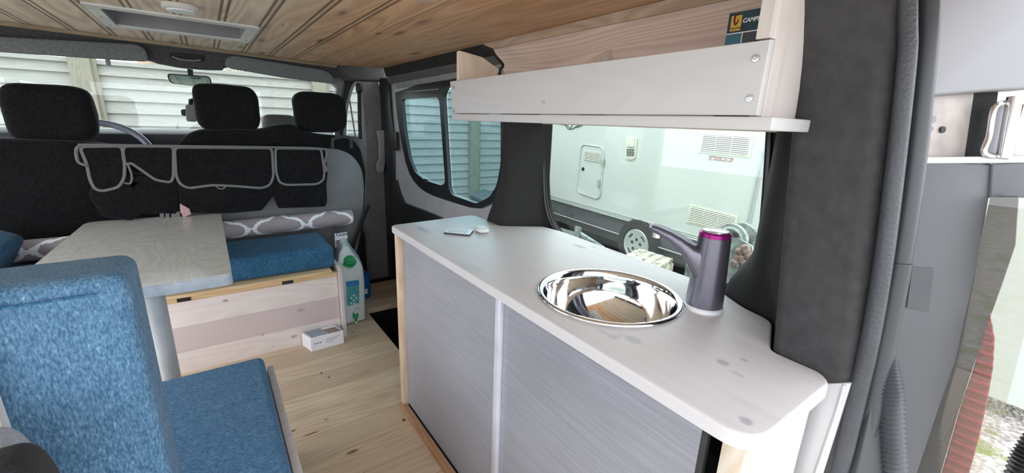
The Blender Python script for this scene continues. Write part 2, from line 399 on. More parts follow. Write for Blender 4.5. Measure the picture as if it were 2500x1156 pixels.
def sell(c, s, e=.35, seg=28, rows=18, m=None):
    f = lambda x, p: math.copysign(abs(x) ** p, x)
    b = bmesh.new(); rings = []
    for i in range(1, rows):
        a = -PI / 2 + PI * i / rows; rings.append([V((s[0] * f(math.cos(a), e) * f(math.cos(t), e), s[1] * f(math.cos(a), e) * f(math.sin(t), e), s[2] * f(math.sin(a), e))) for t in [2 * PI * k / seg for k in range(seg)]])
    b = loft(rings)
    if m is not None: xf(b, m)
    bmesh.ops.translate(b, verts=b.verts, vec=V(c)); return b
def wob(b, amp, sc, seed=0):
    for v in b.verts:
        n = noise.noise_vector(v.co * sc + V((seed, seed, seed))); v.co += n * amp
    return b
def grid_cut(b, n=3):
    bmesh.ops.subdivide_edges(b, edges=b.edges[:], cuts=n, use_grid_fill=True); return b
def text(name, s, size, mat, parent, origin, U, Vv, depth=.0004, shear=0, bold=0):
    cu = bpy.data.curves.new('t', 'FONT'); cu.body = s; cu.size = size; cu.extrude = depth; cu.shear = shear; cu.offset = bold
    o = bpy.data.objects.new('t', cu); COL.objects.link(o)
    me = bpy.data.meshes.new_from_object(o.evaluated_get(bpy.context.evaluated_depsgraph_get()))
    bpy.data.objects.remove(o); bpy.data.curves.remove(cu)
    U = V(U).normalized(); Vv = V(Vv).normalized(); N = U.cross(Vv)
    m = Matrix((U, Vv, N)).transposed().to_4x4(); m.translation = V(origin)
    me.transform(m); me.name = name; me.materials.clear()
    return link(name, me, mat, parent)
def P(fn, val, pts): return [fn(u, v, val) for u, v in pts]
def prism_z(fp, z0, z1, shift=0.0):
    return loft([[V((x, y, z0)) for x, y in fp], [V((x, y + shift * (z1 - z0), z1)) for x, y in fp]])

exec_parts = []
# ------------------------------------------------------------------ THE SETTING
ZC = 1.265
struct('floor', join(box(-.92, .585, -.25, 2.13, -.03, 0), box(-.92, .93, 2.13, 2.48, -.03, 0), box(.585, .93, -.1, 1.28, -.03, 0)), 'floor')
struct('floor_cab', join(box(-.93, .95, 2.48, 3.16, -.06, -.03), box(-.93, .95, 3.12, 3.15, -.03, .7)), 'carpet')
struct('floor_step', join(box(.585, .93, 2.128, 2.136, -.2, -.03), box(.93, .945, 1.25, 2.15, -.24, .02), box(.58, .95, 1.27, 2.14, -.24, -.2), box(.575, .585, 1.28, 2.13, -.2, -.001), box(.585, .93, 1.27, 1.28, -.2, -.001)), 'carpet')
cp = [V((-.92, -.25, ZC)), V((.84, -.25, ZC)), V((.84, 2.40, ZC)), V((.62, 2.50, ZC)), V((.30, 2.40, ZC)), V((.044, 2.325, ZC)), V((-.5, 2.20, ZC)), V((-.92, 2.12, ZC))]
hole = [V((-.190, 1.66, ZC)), V((.150, 1.66, ZC)), V((.150, 1.965, ZC)), V((-.190, 1.965, ZC))]
struct('ceiling', plate(cp, (0, 0, .012), holes=[hole]), 'ceil', smooth=False)
struct('roof', box(-.95, .97, -.3, 3.3, 1.335, 1.35), 'header')
# wood lip along the front edge of the ceiling
lip = sm([(-.92, 2.125, 0), (-.5, 2.205, 0), (.044, 2.33, 0), (.30, 2.405, 0), (.62, 2.505, 0)], 6)
struct('trim_1', loft([[p + V((0, 0, ZC - .012)), p + V((0, .02, ZC - .012)), p + V((0, .02, ZC + .012)), p + V((0, 0, ZC + .0))] for p in lip]), 'lip')
# right side ceiling edge board
struct('trim_2', plate([V((.835, 1.37, 1.264)), V((.835, 1.30, 1.242)), V((.835, -.2, 1.236)), V((.835, -.2, 1.264))], (.014, 0, 0)), 'beam')
# ------- right side wall, rear quarter with big window
XW = .915
hp = chaikin(P(onx, XW, [(1330, 120), (1330, 300), (1331, 470), (1338, 520), (1352, 556), (1380, 583), (1500, 660), (1640, 705), (1740, 712), (1785, 697), (1832, 660), (1858, 600), (1868, 500), (1880, 330), (1886, 170)]), 2)
out = [V((XW, .22, -.03)), V((XW, 1.24, -.03)), V((XW, 1.24, 1.30)), V((XW, .22, 1.30))]
struct('wall_right', plate(out, (.02, 0, 0), holes=[hp]), 'trimd', smooth=False)
hc = sum(hp, V()) / len(hp); gl = [hc + (p - hc) * 1.06 + V((.021, 0, 0)) for p in hp]
w = struct('window_1', plate(gl, (.004, 0, 0)), 'glassrear'); 
rb = obj('rubber_gasket', tube([p + V((-.002, 0, 0)) for p in hp], .007, 8, closed=True), 'blackrub', w)
# pillar between the windows
def pillar_rings():
    fps = [(.60, [(.93, 1.30), (.762, 1.235), (.765, 1.12), (.80, 1.105), (.908, 1.052), (.93, 1.03)]),
           (.68, [(.93, 1.28), (.768, 1.212), (.772, 1.12), (.81, 1.105), (.908, 1.060), (.93, 1.04)]),
           (.74, [(.93, 1.25), (.780, 1.195), (.785, 1.125), (.82, 1.11), (.912, 1.072), (.93, 1.06)]),
           (.82, [(.93, 1.22), (.795, 1.180), (.800, 1.125), (.83, 1.11), (.912, 1.082), (.93, 1.07)]),
           (1.09, [(.93, 1.22), (.80, 1.180), (.802, 1.13), (.83, 1.115), (.912, 1.085), (.93, 1.07)])]
    return [[V((x, y, z)) for x, y in rnd([V((a, b)) for a, b in f], .012, 3)] for z, f in fps]
struct('trim_3', loft(pillar_rings()), 'trimd')
# rear corner pillar
def cp_ring(z):
    s = (z - .665) * .11; o = max(0, min(z, 1.25) - 1.03) ** 2 * 2.6
    pts = [(.93, .262 + s), (.80, .262 + s), (.692 - o, .238 + s), (.690, .14 + s), (.715, .122 + s), (.93, .122 + s)]
    return [V((x, y, z)) for x, y in rnd([V(a) for a in pts], [0, 0, .016, .012, .01, 0], 4)]
struct('trim_4', loft([cp_ring(z) for z in (.3, .66, .82, 1.0, 1.03, 1.06, 1.09, 1.12, 1.15, 1.18, 1.21, 1.25, 1.33)]), 'trim')
def ws_ring(z):
    k = min(1, max(0, (z - .665) / .10)); k = k * k * (3 - 2 * k); L_ = lambda a, b: a + (b - a) * k; s = (z - .665) * .05
    pts = [(.93, L_(.43, .392)), (.872, L_(.415, .370)), (.83, L_(.352, .345)), (.812, L_(.285, .312)), (.77, .262 + s), (.77, .24), (.93, .24)]
    return [V((x, y, z)) for x, y in rnd([V(a) for a in pts], [0, .02, .02, .015, 0, 0, 0], 4)]
struct('trim_17', loft([ws_ring(z) for z in (.3, .66, .69, .71, .73, .75, .77, 1.0, 1.25)]), 'trimd')
# painted steel below the corner pillar
struct('trim_5', [plate(P(onx, .688, [(1990, 938), (2078, 936), (2010, 1156), (1960, 1300), (1880, 1300), (1920, 1156)]), (.01, 0, 0), bev=.002), tube(P(onx, .688, [(2062, 940), (2042, 1010), (1992, 1156), (1945, 1290)]), .003, 8)], 'paintl')
# rubber seals of the rear opening
sa = sm(P(onx, .700, [(2216, -60), (2216, 60), (2214, 150), (2187, 400), (2158, 630), (2128, 810), (2092, 970), (2046, 1156), (1990, 1330)]))
sb = sm(P(onx, .730, [(2270, -60), (2266, 60), (2258, 150), (2235, 370), (2218, 500), (2195, 640), (2158, 830), (2126, 990), (2076, 1156), (2020, 1330)]))
def strip_r(pts, px): return [px * (RM.transposed() @ (p - CAM)).length * 1.0 / FPX * abs((RM.transposed() @ (p - CAM)).normalized().z) for p in pts]
t = thing('door_seal', sa[-1], 'thick textured dark rubber seal running down the edge of the rear door opening', 'seal')
obj('seal_strip', tube(sa, strip_r(sa, 19), 14), 'rubber', t)
t = thing('body_flange', sb[-1], 'smooth grey rounded flange outside the textured seal, with a joint halfway down', 'flange')
i0 = len(sb) * 11 // 20
obj('upper_strip', tube(sb[:i0 + 1], strip_r(sb[:i0 + 1], 23), 14), 'rubber2', t)
obj('lower_strip', tube([p + V((-.002, -.001, 0)) for p in sb[i0:]], strip_r(sb[i0:], 24), 14), 'rubber2', t)
# ------- jamb beyond the seals
J0 = V((.742, .141, .95)); J1 = V((.867, .083, .95)); JD = (J1 - J0).normalized(); JN = JD.cross(V((0, .14, 1))).normalized()
if JN.y > 0: JN = -JN
def Q(pts, off=0.0): return [onp(u, v, J0 + JN * off, JN) for u, v in pts]
struct('wall_jamb', plate(Q([(2225, 392), (2420, 402), (2416, 480), (2392, 620), (2372, 710), (2334, 880), (2292, 1000), (2240, 1156), (2190, 1300), (2060, 1300), (2150, 900)]), -JN * .012, bev=.002), 'jamb')
struct('trim_6', plate(Q([(2235, -80), (2640, -80), (2640, 205), (2500, 218), (2430, 221), (2300, 232), (2225, 240)]), -JN * .02, bev=.004), 'jambup')
struct('trim_7', plate(Q([(2225, 384), (2620, 380), (2620, 398), (2225, 400)], .002), -JN * .012, bev=.002), 'paintl')
struct('wall_recess', plate(Q([(2215, 225), (2378, 225), (2352, 400), (2200, 400)], -.02), -JN * .004), 'hingepl')
struct('trim_8', plate(Q([(2378, 200), (2440, 200), (2415, 400), (2352, 400)], -.022), -JN * .004), 'under')
t = thing('square_sticker', Q([(2247, 705)])[0], 'faint square grey sticker on the flat panel beyond the rubber seals', 'sticker')
obj('sheet', plate(Q([(2228, 652), (2280, 655), (2268, 762), (2214, 752)], .0012), -JN * .0009), 'jambsq', t)
t = thing('strap_hinge', Q([(2450, 390)])[0], 'steel door hinge with bent loop and round pin in a recess beyond the seals', 'hinge')
obj('loop', tube(sm(Q([(2500, 248), (2470, 250), (2436, 256), (2424, 275), (2415, 330), (2402, 368), (2412, 380), (2445, 382), (2460, 384)], .004), 5), .0036, 10), 'chrome', t)
obj('pin', tube(Q([(2478, 236), (2450, 386)], .010), .0075, 14), 'chrome', t)
obj('back_leaf', plate(Q([(2425, 262), (2466, 258), (2440, 376), (2412, 372)], -.002), -JN * .003), 'jambup', t)
obj('side_leaf', plate(Q([(2500, 255), (2640, 250), (2640, 380), (2462, 384)], -.012), -JN * .003), 'hingepl', t)
for k, (u, v, r) in enumerate([(2301, 317, .0045), (2277, 292, .005), (2272, 315, .004)]):
    p = Q([(u, v)], -.0185)[0]
    tag(obj('bolt_hole' if k == 0 else 'paint_chip', lathe([(r, 0), (r * .96, .0012)], 18, aim(p, JN)), 'blackp' if k == 0 else 'ink'),
        ['round black bolt hole in the beige plate beside the hinge', 'grey paint chip above another on the beige plate by the seal', 'small grey paint chip under another on the beige plate by the seal'][k], ['hole', 'paint chip', 'paint chip'][k])
# tail lamp
t = thing('tail_lamp', Q([(2330, 1156)])[0], 'tall tail lamp with clear lens over a red ribbed section at the rear corner', 'lamp')
obj('top_block', plate(Q([(2424, 400), (2620, 395), (2620, 484), (2418, 484)], .003), -JN * .02, bev=.003), 'jamb', t)
def LX(pts, x): return [onx(u, v, x) for u, v in pts]
obj('housing', plate(LX([(2418, 480), (2486, 480), (2478, 600), (2444, 700), (2408, 800), (2374, 900), (2338, 1010), (2296, 1156), (2250, 1300), (2180, 1300), (2232, 1156), (2284, 1000), (2328, 880), (2366, 710), (2386, 620)], .874), (.008, 0, 0)), 'lensgrey', t)
obj('red_lens', plate(LX([(2417, 765), (2428, 830), (2424, 900), (2410, 980), (2390, 1070), (2366, 1156), (2330, 1300), (2250, 1300), (2298, 1156), (2340, 1010), (2376, 900), (2402, 810)], .866), (.007, 0, 0), bev=.002), 'red', t)
obj('clear_lens', plate(LX([(2416, 482), (2560, 482), (2540, 600), (2505, 800), (2480, 900), (2442, 1040), (2400, 1156), (2350, 1300), (2170, 1300), (2230, 1156), (2326, 880), (2386, 620)], .858), (.003, 0, 0)), 'lens', t)
# hoses
def corrugated(p, r0, per=.0075, taper=0):
    L = sum((p[i + 1] - p[i]).length for i in range(len(p) - 1)); n = int(L / per) * 4; o = []; rr = []
    for k in range(n + 1):
        s = k / n * (len(p) - 1); i = min(int(s), len(p) - 2); f = s - i; o.append(p[i].lerp(p[i + 1], f)); rr.append(r0 * (min(1, .25 + .75 * k / n / taper) if taper else 1) * (1 + .13 * math.cos(k * PI / 2)))
    return tube(o, rr, 16)
hp1 = sm(Q([(2178, 850), (2172, 900), (2170, 970), (2174, 1060), (2180, 1156), (2190, 1290)], .003), 8)
tag(obj('ribbed_hose', corrugated(hp1, .0150, taper=.35), 'rubber2'), 'grey ribbed wiring hose hanging behind the rubber seal', 'hose')
hp2 = sm(Q([(2560, 1050), (2515, 1100), (2490, 1156), (2470, 1260)], .02), 8)
tag(obj('ribbed_hose', corrugated(hp2, .014), 'blackp'), 'black ribbed hose crossing the bottom corner past the tail lamp', 'hose')

# ------- sliding door section
XS = .90
fr = chaikin(P(onx, XS, [(970, 216), (1300, 165), (1300, 470), (1240, 484), (1222, 486), (1200, 500), (1172, 512), (1105, 492), (1052, 474), (1022, 452), (1000, 415), (984, 340), (972, 260)]), 1)
outer = P(onx, XS, [(946, 200), (1290, 155), (1290, 1000), (975, 1150), (957, 560), (961, 420), (955, 290)])
struct('wall_slidingdoor', plate(outer, (.03, 0, 0), holes=[fr]), 'paint', smooth=False)
g1 = P(onx, XS, [(988, 243), (1074, 237), (1081, 246), (1095, 446), (1086, 453), (1045, 440), (1020, 420), (1006, 385), (995, 320)])
g2 = P(onx, XS, [(1090, 232), (1100, 212), (1232, 200), (1232, 400), (1222, 452), (1205, 480), (1172, 497), (1112, 476), (1104, 462)])
g1 = rnd(g1, .02, 3); g2 = rnd(g2, .02, 3)
w = struct('window_2', plate([p + V((.004, 0, 0)) for p in fr], (-.018, 0, 0), holes=[g1, g2]), 'blackrub')
obj('front_pane', plate([p + V((.000, 0, 0)) for p in g1], (.003, 0, 0)), 'glass', w)
obj('rear_pane', plate([p + V((.003, 0, 0)) for p in g2], (.003, 0, 0)), 'glass', w)
c = onx(1043, 441, XS - .02)
obj('slide_catch', [box(c.x - .012, c.x + .004, c.y - .012, c.y + .012, c.z - .012, c.z + .004, .002), box(c.x - .016, c.x - .008, c.y - .022, c.y + .006, c.z + .002, c.z + .010, .002)], 'blackp', w)
obj('top_slide', box(XS - .018, XS - .012, onx(1080, 225, XS).y, onx(1000, 225, XS).y, onx(1040, 222, XS).z - .003, onx(1040, 222, XS).z + .003), 'cabgrey', w)
# dark lower trim of the sliding door
struct('trim_9', plate(P(onx, XS - .012, [(955, 440), (967, 440), (975, 470), (985, 495), (1060, 524), (1100, 545), (1140, 620), (1140, 1400), (985, 1400), (930, 800), (945, 560)]), (.01, 0, 0), bev=.003), 'blackp')
# header above the door
struct('trim_10', [plate([V((.842, 1.30, 1.268)), V((.842, 2.42, 1.268)), V((.855, 2.42, 1.222)), V((.855, 1.30, 1.222))], (.012, 0, 0))], 'under')
struct('trim_11', [plate([V((.852, 1.20, 1.224)), V((.852, 2.42, 1.218)), V((.875, 2.42, 1.186)), V((.875, 1.20, 1.196))], (.012, 0, 0))], 'header')
struct('trim_12', [plate([V((.873, 1.18, 1.198)), V((.873, 2.36, 1.186)), V((.893, 2.36, 1.160)), V((.893, 1.18, 1.172))], (.012, 0, 0))], 'alurail')
lt = thing('latch_plate', onx(965, 346, .89), 'black rectangular latch plate on the pale edge of the sliding door', 'latch')
obj('plate', plate(rnd(P(onx, .885, [(957, 322), (970, 322), (972, 368), (960, 368)]), .004, 3), (-.008, 0, 0), bev=.001), 'blackp', lt)
# weatherstrip
ws = P(onx, .885, [(924, 190), (929, 300), (936, 420), (942, 560), (930, 780), (985, 1100), (990, 900), (962, 700), (958, 560), (960, 430), (959, 330), (953, 270), (948, 190)])
tag(obj('weatherstrip', plate(ws, (.03, 0, 0), bev=.004), 'blackrub'), 'black rubber weatherstrip between the cab pillar and the sliding door', 'seal')
# cab pillar with belt guide
bpil = P(ony, 2.62, [(880, 198), (925, 198), (940, 300), (950, 400), (950, 560), (975, 800), (880, 800), (885, 600), (893, 450), (895, 380), (892, 330), (886, 250)])
struct('wall_cab', plate(bpil, (0, .08, 0), bev=.01), 'cabgrey')
sg = thing('belt_height_slider', ony(925, 420, 2.58), 'pale grey upright belt adjuster cover on the cab pillar beside the sliding door', 'seat belt guide')
obj('cover', plate(rnd(P(ony, 2.60, [(917, 317), (936, 317), (938, 400), (934, 420), (919, 420), (917, 398), (924, 388), (922, 340)]), .012, 4), (0, -.02, 0), bev=.004), 'cablight', sg)
# ------------------------------------------------------------------ CAB
hd = [(-200, 25), (0, 45), (400, 80), (830, 135), (945, 155), (948, 200), (850, 196), (836, 186), (812, 192), (700, 182), (566, 160), (548, 163), (545, 169), (500, 168), (440, 163), (380, 152), (366, 146), (340, 142), (0, 118), (-200, 105)]
struct('wall_header', plate(rnd(P(ony, 2.72, hd), .02, 3), (0, .10, 0), bev=.008), 'header')
struct('trim_13', plate(rnd(P(ony, 2.60, [(822, 146), (938, 166), (945, 200), (856, 194), (842, 180), (832, 162)]), .02, 4), (0, .1, 0), bev=.012), 'header')
# windscreen frame and glass
YS = 3.05
wsp = P(ony, YS, [(-150, 112), (-150, 330), (230, 330), (560, 330), (845, 345), (822, 200), (805, 150), (380, 118)])
wo = P(ony, YS, [(-500, -30), (-500, 420), (1000, 420), (885, 160), (872, -10)])
w = struct('window_3', plate([p + V((0, .01, 0)) for p in wsp], (0, .004, 0)), 'clear')
def visor(name, pts, label, y=2.70):
    t = thing(name, ony(pts[0][0], pts[0][1], y), label, 'sun visor')
    obj('pad', plate(rnd(P(ony, y, pts), .022, 5), (0, -.022, 0), bev=.009), 'visor', t); return t
v1 = visor('sun_visor', [(-200, 78), (0, 90), (335, 108), (356, 120), (366, 151), (320, 150), (0, 128), (-200, 115)], 'wide grey sun visor folded up above the steering wheel')
v2 = visor('sun_visor', [(552, 139), (575, 136), (795, 172), (812, 186), (817, 206), (700, 192), (560, 168), (548, 160)], 'shorter grey sun visor above the outer passenger headrest')
obj('clip', box(*[c for p in [ony(264, 150, 2.7)] for c in (p.x - .008, p.x + .008, 2.69, 2.70, p.z - .016, p.z + .01)], .002), 'ink', v1)
t = thing('grab_handle', ony(457, 140, 2.70), 'small dark moulded grip in the header between the two sun visors', 'handle')
obj('recess', plate(rnd(P(ony, 2.715, [(412, 127), (500, 136), (497, 153), (416, 146)]), .012, 4), (0, -.004, 0), bev=.001), 'trim', t)
obj('bar', tube(sm(P(ony, 2.70, [(420, 138), (440, 145), (470, 148), (490, 147)]), 4), .004, 8), 'cablight', t)
# A pillar and door window
struct('trim_14', plate(P(ony, 2.85, [(800, 150), (850, 165), (848, 195), (838, 235), (830, 285), (828, 360), (812, 360), (818, 250), (822, 215), (812, 205)]), (0, .05, 0), bev=.008), 'cablight')
struct('trim_15', plate(P(ony, 2.80, [(845, 190), (868, 196), (850, 238), (842, 280), (838, 360), (828, 360), (830, 290), (836, 240)]), (0, .04, 0), bev=.005), 'trim')
w = struct('window_4', [tube(sm(P(ony, 2.78, [(842, 340), (846, 270), (860, 215), (872, 199), (884, 200)]), 4), .008, 8), tube(P(ony, 2.78, [(853, 240), (868, 335)]), .005, 8), tube(sm(P(ony, 2.78, [(884, 200), (890, 260), (894, 330)]), 4), .010, 8)], 'cablight')
obj('pane', plate(P(ony, 2.80, [(842, 345), (846, 270), (860, 215), (872, 199), (884, 200), (890, 260), (896, 345)]), (0, .003, 0)), 'clear', w)
t = thing('seat_belt', ony(880, 216, 2.6), 'black seat belt hanging from the cab pillar behind the outer headrest', 'seat belt')
obj('anchor', sell(ony(876, 216, 2.6), (.018, .012, .028), .7, 14, 10), 'blackp', t)
obj('webbing', tube(P(ony, 2.60, [(877, 225), (878, 300), (880, 340)]), .012, 6, flat=.3, up=(0, 1, 0)), 'blackp', t)
obj('lower_webbing', tube(sm(P(ony, 2.27, [(900, 500), (880, 550), (855, 620)]), 4), .012, 6, flat=.3, up=(0, 1, 0)), 'blackp', t)
# dashboard, steering wheel
dp = ony(350, 318, 3.0)
struct('trim_16', [loft([[V((x, 2.96, .60)), V((x, 2.96, dp.z - .02)), V((x, 3.0, dp.z + .003)), V((x, 3.12, dp.z + .006)), V((x, 3.12, .60))] for x in (-.95, .95)])], 'dash')
t = thing('dashboard_pod', ony(683, 305, 2.98), 'low grey rounded cover on the dashboard between the two passenger headrests', 'dashboard cover')
obj('shell', sell(ony(683, 302, 2.98), (.095, .05, .055), .5, 24, 14), 'shell', t)
t = thing('steering_wheel', V((-.46, 2.78, .72)), 'dark steering wheel rim showing past the driver headrest', 'steering wheel')
SWm = Matrix.Translation(V((-.455, 2.80, .775))) @ Matrix.Rotation(math.radians(-58), 4, 'X') @ Matrix.Rotation(0, 4, 'Z')
ring = [SWm @ V((.225 * math.cos(a), -.225 * math.sin(a), 0)) for a in [2 * PI * k / 48 for k in range(48)]]
SW2 = Matrix.Translation(V((-.455, 2.78, .755))) @ Matrix.Rotation(math.radians(50), 4, 'X')
ring = [SW2 @ V((.232 * math.cos(a), .232 * math.sin(a), 0)) for a in [2 * PI * k / 48 for k in range(48)]]
obj('rim', tube(ring, .016, 12, closed=True), 'wheel', t)
obj('hub', sell((-.455, 2.80, .74), (.08, .06, .05), .6, 20, 12), 'dash', t)
for a in (0, PI, -PI / 2): obj('spoke', tube([SW2 @ V((.05 * math.cos(a), .05 * math.sin(a), -.01)), SW2 @ V((.225 * math.cos(a), .225 * math.sin(a), 0))], .014, 8, flat=.6), 'dash', t)
# mirror + phone holder
t = thing('rear_view_mirror', ony(462, 195, 2.95), 'rear view mirror on the windscreen above the middle headrest', 'mirror')
mp = rnd(P(ony, 2.95, [(406, 179), (513, 186), (518, 206), (505, 213), (414, 203)]), .02, 5)
obj('housing', plate(mp, (0, .02, 0), bev=.004), 'blackp', t)
mc = sum(mp, V()) / len(mp)
obj('glass', plate([mc + (p - mc) * .93 + V((0, -.001, 0)) for p in mp], (0, -.001, 0)), 'mirror', t)
obj('mount', plate(P(ony, 3.0, [(457, 168), (471, 170), (472, 186), (459, 185)]), (0, .03, 0)), 'blackp', t)
t = thing('phone_holder', ony(462, 280, 2.85), 'grey clip-on phone holder standing beside the middle headrest', 'phone holder')
obj('cradle', plate(rnd(P(ony, 2.85, [(452, 256), (480, 256), (482, 298), (455, 297)]), .012, 4), (0, .02, 0), bev=.003), 'cablight', t)
obj('grip', plate(rnd(P(ony, 2.86, [(441, 268), (455, 266), (455, 284), (443, 282)]), .008, 3), (0, .02, 0), bev=.002), 'blackp', t)
obj('suction_arm', tube(P(ony, 2.9, [(466, 262), (466, 246), (478, 244)]), .012, 8), 'blackp', t)

# ------------------------------------------------------------------ SEATS
def headrest(u0, u1, v0, v1, label, y=2.34, parts=None):
    a = ony(u0, (v0 + v1) / 2, y); b = ony(u1, (v0 + v1) / 2, y); tp = ony((u0 + u1) / 2, v0, y); bt = ony((u0 + u1) / 2, v1, y)
    c = V(((a.x + b.x) / 2, y + .055, (tp.z + bt.z) / 2)); s = ((b.x - a.x) / 2, .06, (tp.z - bt.z) / 2)
    bm = sell(c, s, .42, 40, 26); wob(bm, .006, 14, u0)
    return bm, c, s
def seat_posts(c, s, z):
    return [tube([(c.x + dx, c.y, c.z - s[2] * .8), (c.x + dx, c.y, z)], .006, 8) for dx in (-.06, .06)]
ds = thing('driver_seat', (-.44, 2.4, 0), 'black covered driver seat with wide headrest in front of the steering wheel', 'seat')
bm = plate(rnd(P(ony, 2.31, [(-260, 372), (-160, 335), (0, 338), (190, 345), (300, 360), (345, 400), (345, 480), (290, 640), (-260, 700)]), .05, 5), (0, .12, 0), bev=.03)
obj('backrest', bm, 'black', ds)
h, c, s = headrest(-2, 231, 206, 348, ''); obj('headrest', wob(h, .004, 9), 'black', ds)
for q in seat_posts(c, s, .82): obj('post', q, 'chrome', ds)
obj('seat_base', box(-.72, -.24, 2.35, 2.9, .0, .38, .03), 'black', ds)
ps = thing('double_passenger_seat', (.28, 2.4, 0), 'black covered double passenger seat with two headrests and a grey back shell', 'seat')
bm = plate(rnd(P(ony, 2.31, [(385, 420), (430, 355), (455, 328), (490, 316), (640, 316), (668, 306), (716, 302), (742, 322), (800, 330), (855, 334), (882, 360), (896, 420), (893, 500), (880, 640), (420, 700)]), .03, 5), (0, .12, 0), bev=.025)
obj('backrest', bm, 'black', ps)
obj('back_shell', plate(rnd(P(ony, 2.295, [(420, 372), (820, 362), (858, 376), (884, 410), (890, 455), (886, 540), (868, 640), (420, 680)]), .05, 6), (0, .02, 0), bev=.006), 'shell', ps)
for (u0, u1, v0, v1) in ((474, 634, 206, 322), (721, 849, 226, 324)):
    h, c, s = headrest(u0, u1, v0, v1, ''); obj('headrest', h, 'black', ps)
    for q in seat_posts(c, s, .82): obj('post', q, 'chrome', ps)
obj('seat_base', box(-.06, .68, 2.35, 2.9, .0, .38, .03), 'black', ps)
obj('pull_strap', [tube(sm(P(ony, 2.285, [(812, 362), (812, 345), (818, 338), (840, 334), (856, 340), (858, 362)]), 4), .008, 8, flat=.4, up=(0, 1, 0))], 'trim', ps)
# organiser over the seat backs
YO = 2.275
og = thing('seat_back_organiser', ony(500, 520, YO), 'black hanging organiser with grey piped pocket flaps across the seat backs', 'organiser')
obj('backing', plate(rnd(P(ony, YO, [(188, 358), (300, 354), (560, 358), (792, 362), (800, 420), (796, 455), (200, 455), (186, 400)]), .01, 3), (0, .006, 0)), 'black', og)
pk = [[(225, 440), (318, 440), (345, 440), (350, 520), (320, 540), (250, 530), (215, 480)], [(300, 420), (432, 430), (440, 500), (432, 525), (330, 522), (318, 470)],
      [(428, 440), (672, 440), (668, 480), (640, 515), (560, 522), (470, 522), (440, 500)], [(670, 430), (796, 430), (800, 490), (796, 506), (680, 510), (668, 480)]]
for p in pk: obj('pocket', plate(rnd(P(ony, YO - .028, p), .01, 3), (0, .03, 0), bev=.010), 'black', og)
fl = [[(194, 358), (298, 357), (305, 400), (304, 435), (290, 458), (250, 467), (232, 462), (220, 440), (212, 400)],
      [(300, 357), (424, 358), (424, 430), (418, 446), (380, 440), (345, 415), (320, 398), (308, 402), (302, 390)],
      [(426, 360), (664, 362), (668, 430), (660, 452), (640, 460), (580, 455), (520, 452), (460, 460), (440, 450), (430, 430)],
      [(672, 362), (784, 364), (792, 420), (790, 440), (775, 450), (700, 452), (682, 446), (674, 420)]]
for p in fl:
    q = rnd(P(ony, YO - .030, p), .018, 4)
    f = obj('flap', plate(q, (0, .004, 0)), 'black', og)
    obj('piping', tube([x + V((0, -.002, 0)) for x in q], .0055, 8, closed=True, flat=.6, up=(0, 1, 0)), 'piping', f)
obj('binding', tube(sm(P(ony, YO - .034, [(212, 405), (192, 396), (186, 372), (192, 358), (215, 354), (420, 357), (660, 360), (790, 364), (797, 380), (792, 400), (798, 415), (790, 420)]), 5), .0055, 8), 'piping', og)
obj('pull_loop', tube(sm(P(ony, YO - .034, [(528, 455), (535, 461), (545, 461), (552, 455)]), 4), .003, 6), 'piping', og)
obj('pull_loop', tube(sm(P(ony, YO - .034, [(312, 400), (322, 430), (318, 448), (304, 447)]), 4), .004, 6), 'piping', og)

# ------------------------------------------------------------------ BENCH BY THE SEATS
b = thing('storage_bench', (.0, 2.1, 0), 'white washed pine storage bench with a raw pine lid behind the table', 'bench')
obj('front_panel', box(-.68, .408, 1.910, 1.928, 0, .298, .001), 'bench', b)
pn = rnd(P(ony, 1.909, [(420, 722), (775, 683), (800, 700), (795, 735), (740, 760), (430, 800)]), .04, 6)
obj('side_board', plate(rnd([V((.410, 1.885, 0)), V((.410, 1.885, .345)), V((.410, 2.24, .345)), V((.410, 2.24, 0))], [0, .05, .0, 0], 8), (.018, 0, 0), bev=.003), 'whiteend', b)
obj('top_rail', box(-.68, .408, 1.905, 1.935, .300, .318, .001), 'pine', b)
obj('lid', [box(-.68, .385, 1.893, 2.26, .320, .334, .001)], 'pine', b)
obj('inner_box', box(-.68, .408, 1.93, 2.25, 0, .30), 'pinez', b)
for u in (446, 702): 
    p = ony(u, 716 if u == 446 else 686, 1.904); obj('slot', box(p.x - .021, p.x + .021, 1.902, 1.906, .302, .317), 'blackp', b)
cu = sell((.035 - .25 + .0, 2.085, .388), (.475 + .18, .165, .048), .12, 64, 20)
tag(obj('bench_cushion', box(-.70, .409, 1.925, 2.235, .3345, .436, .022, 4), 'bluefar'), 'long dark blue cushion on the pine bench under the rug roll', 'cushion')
tag(obj('corner_cushion', xf(box(-.045, .045, -.14, .14, -.02, .12, .025, 4), Matrix.Translation((-.665, 2.06, .462)) @ Matrix.Rotation(.5, 4, 'Y')), 'bluefar'), 'dark blue cushion leaning at the far end of the pine bench left of the table', 'cushion')
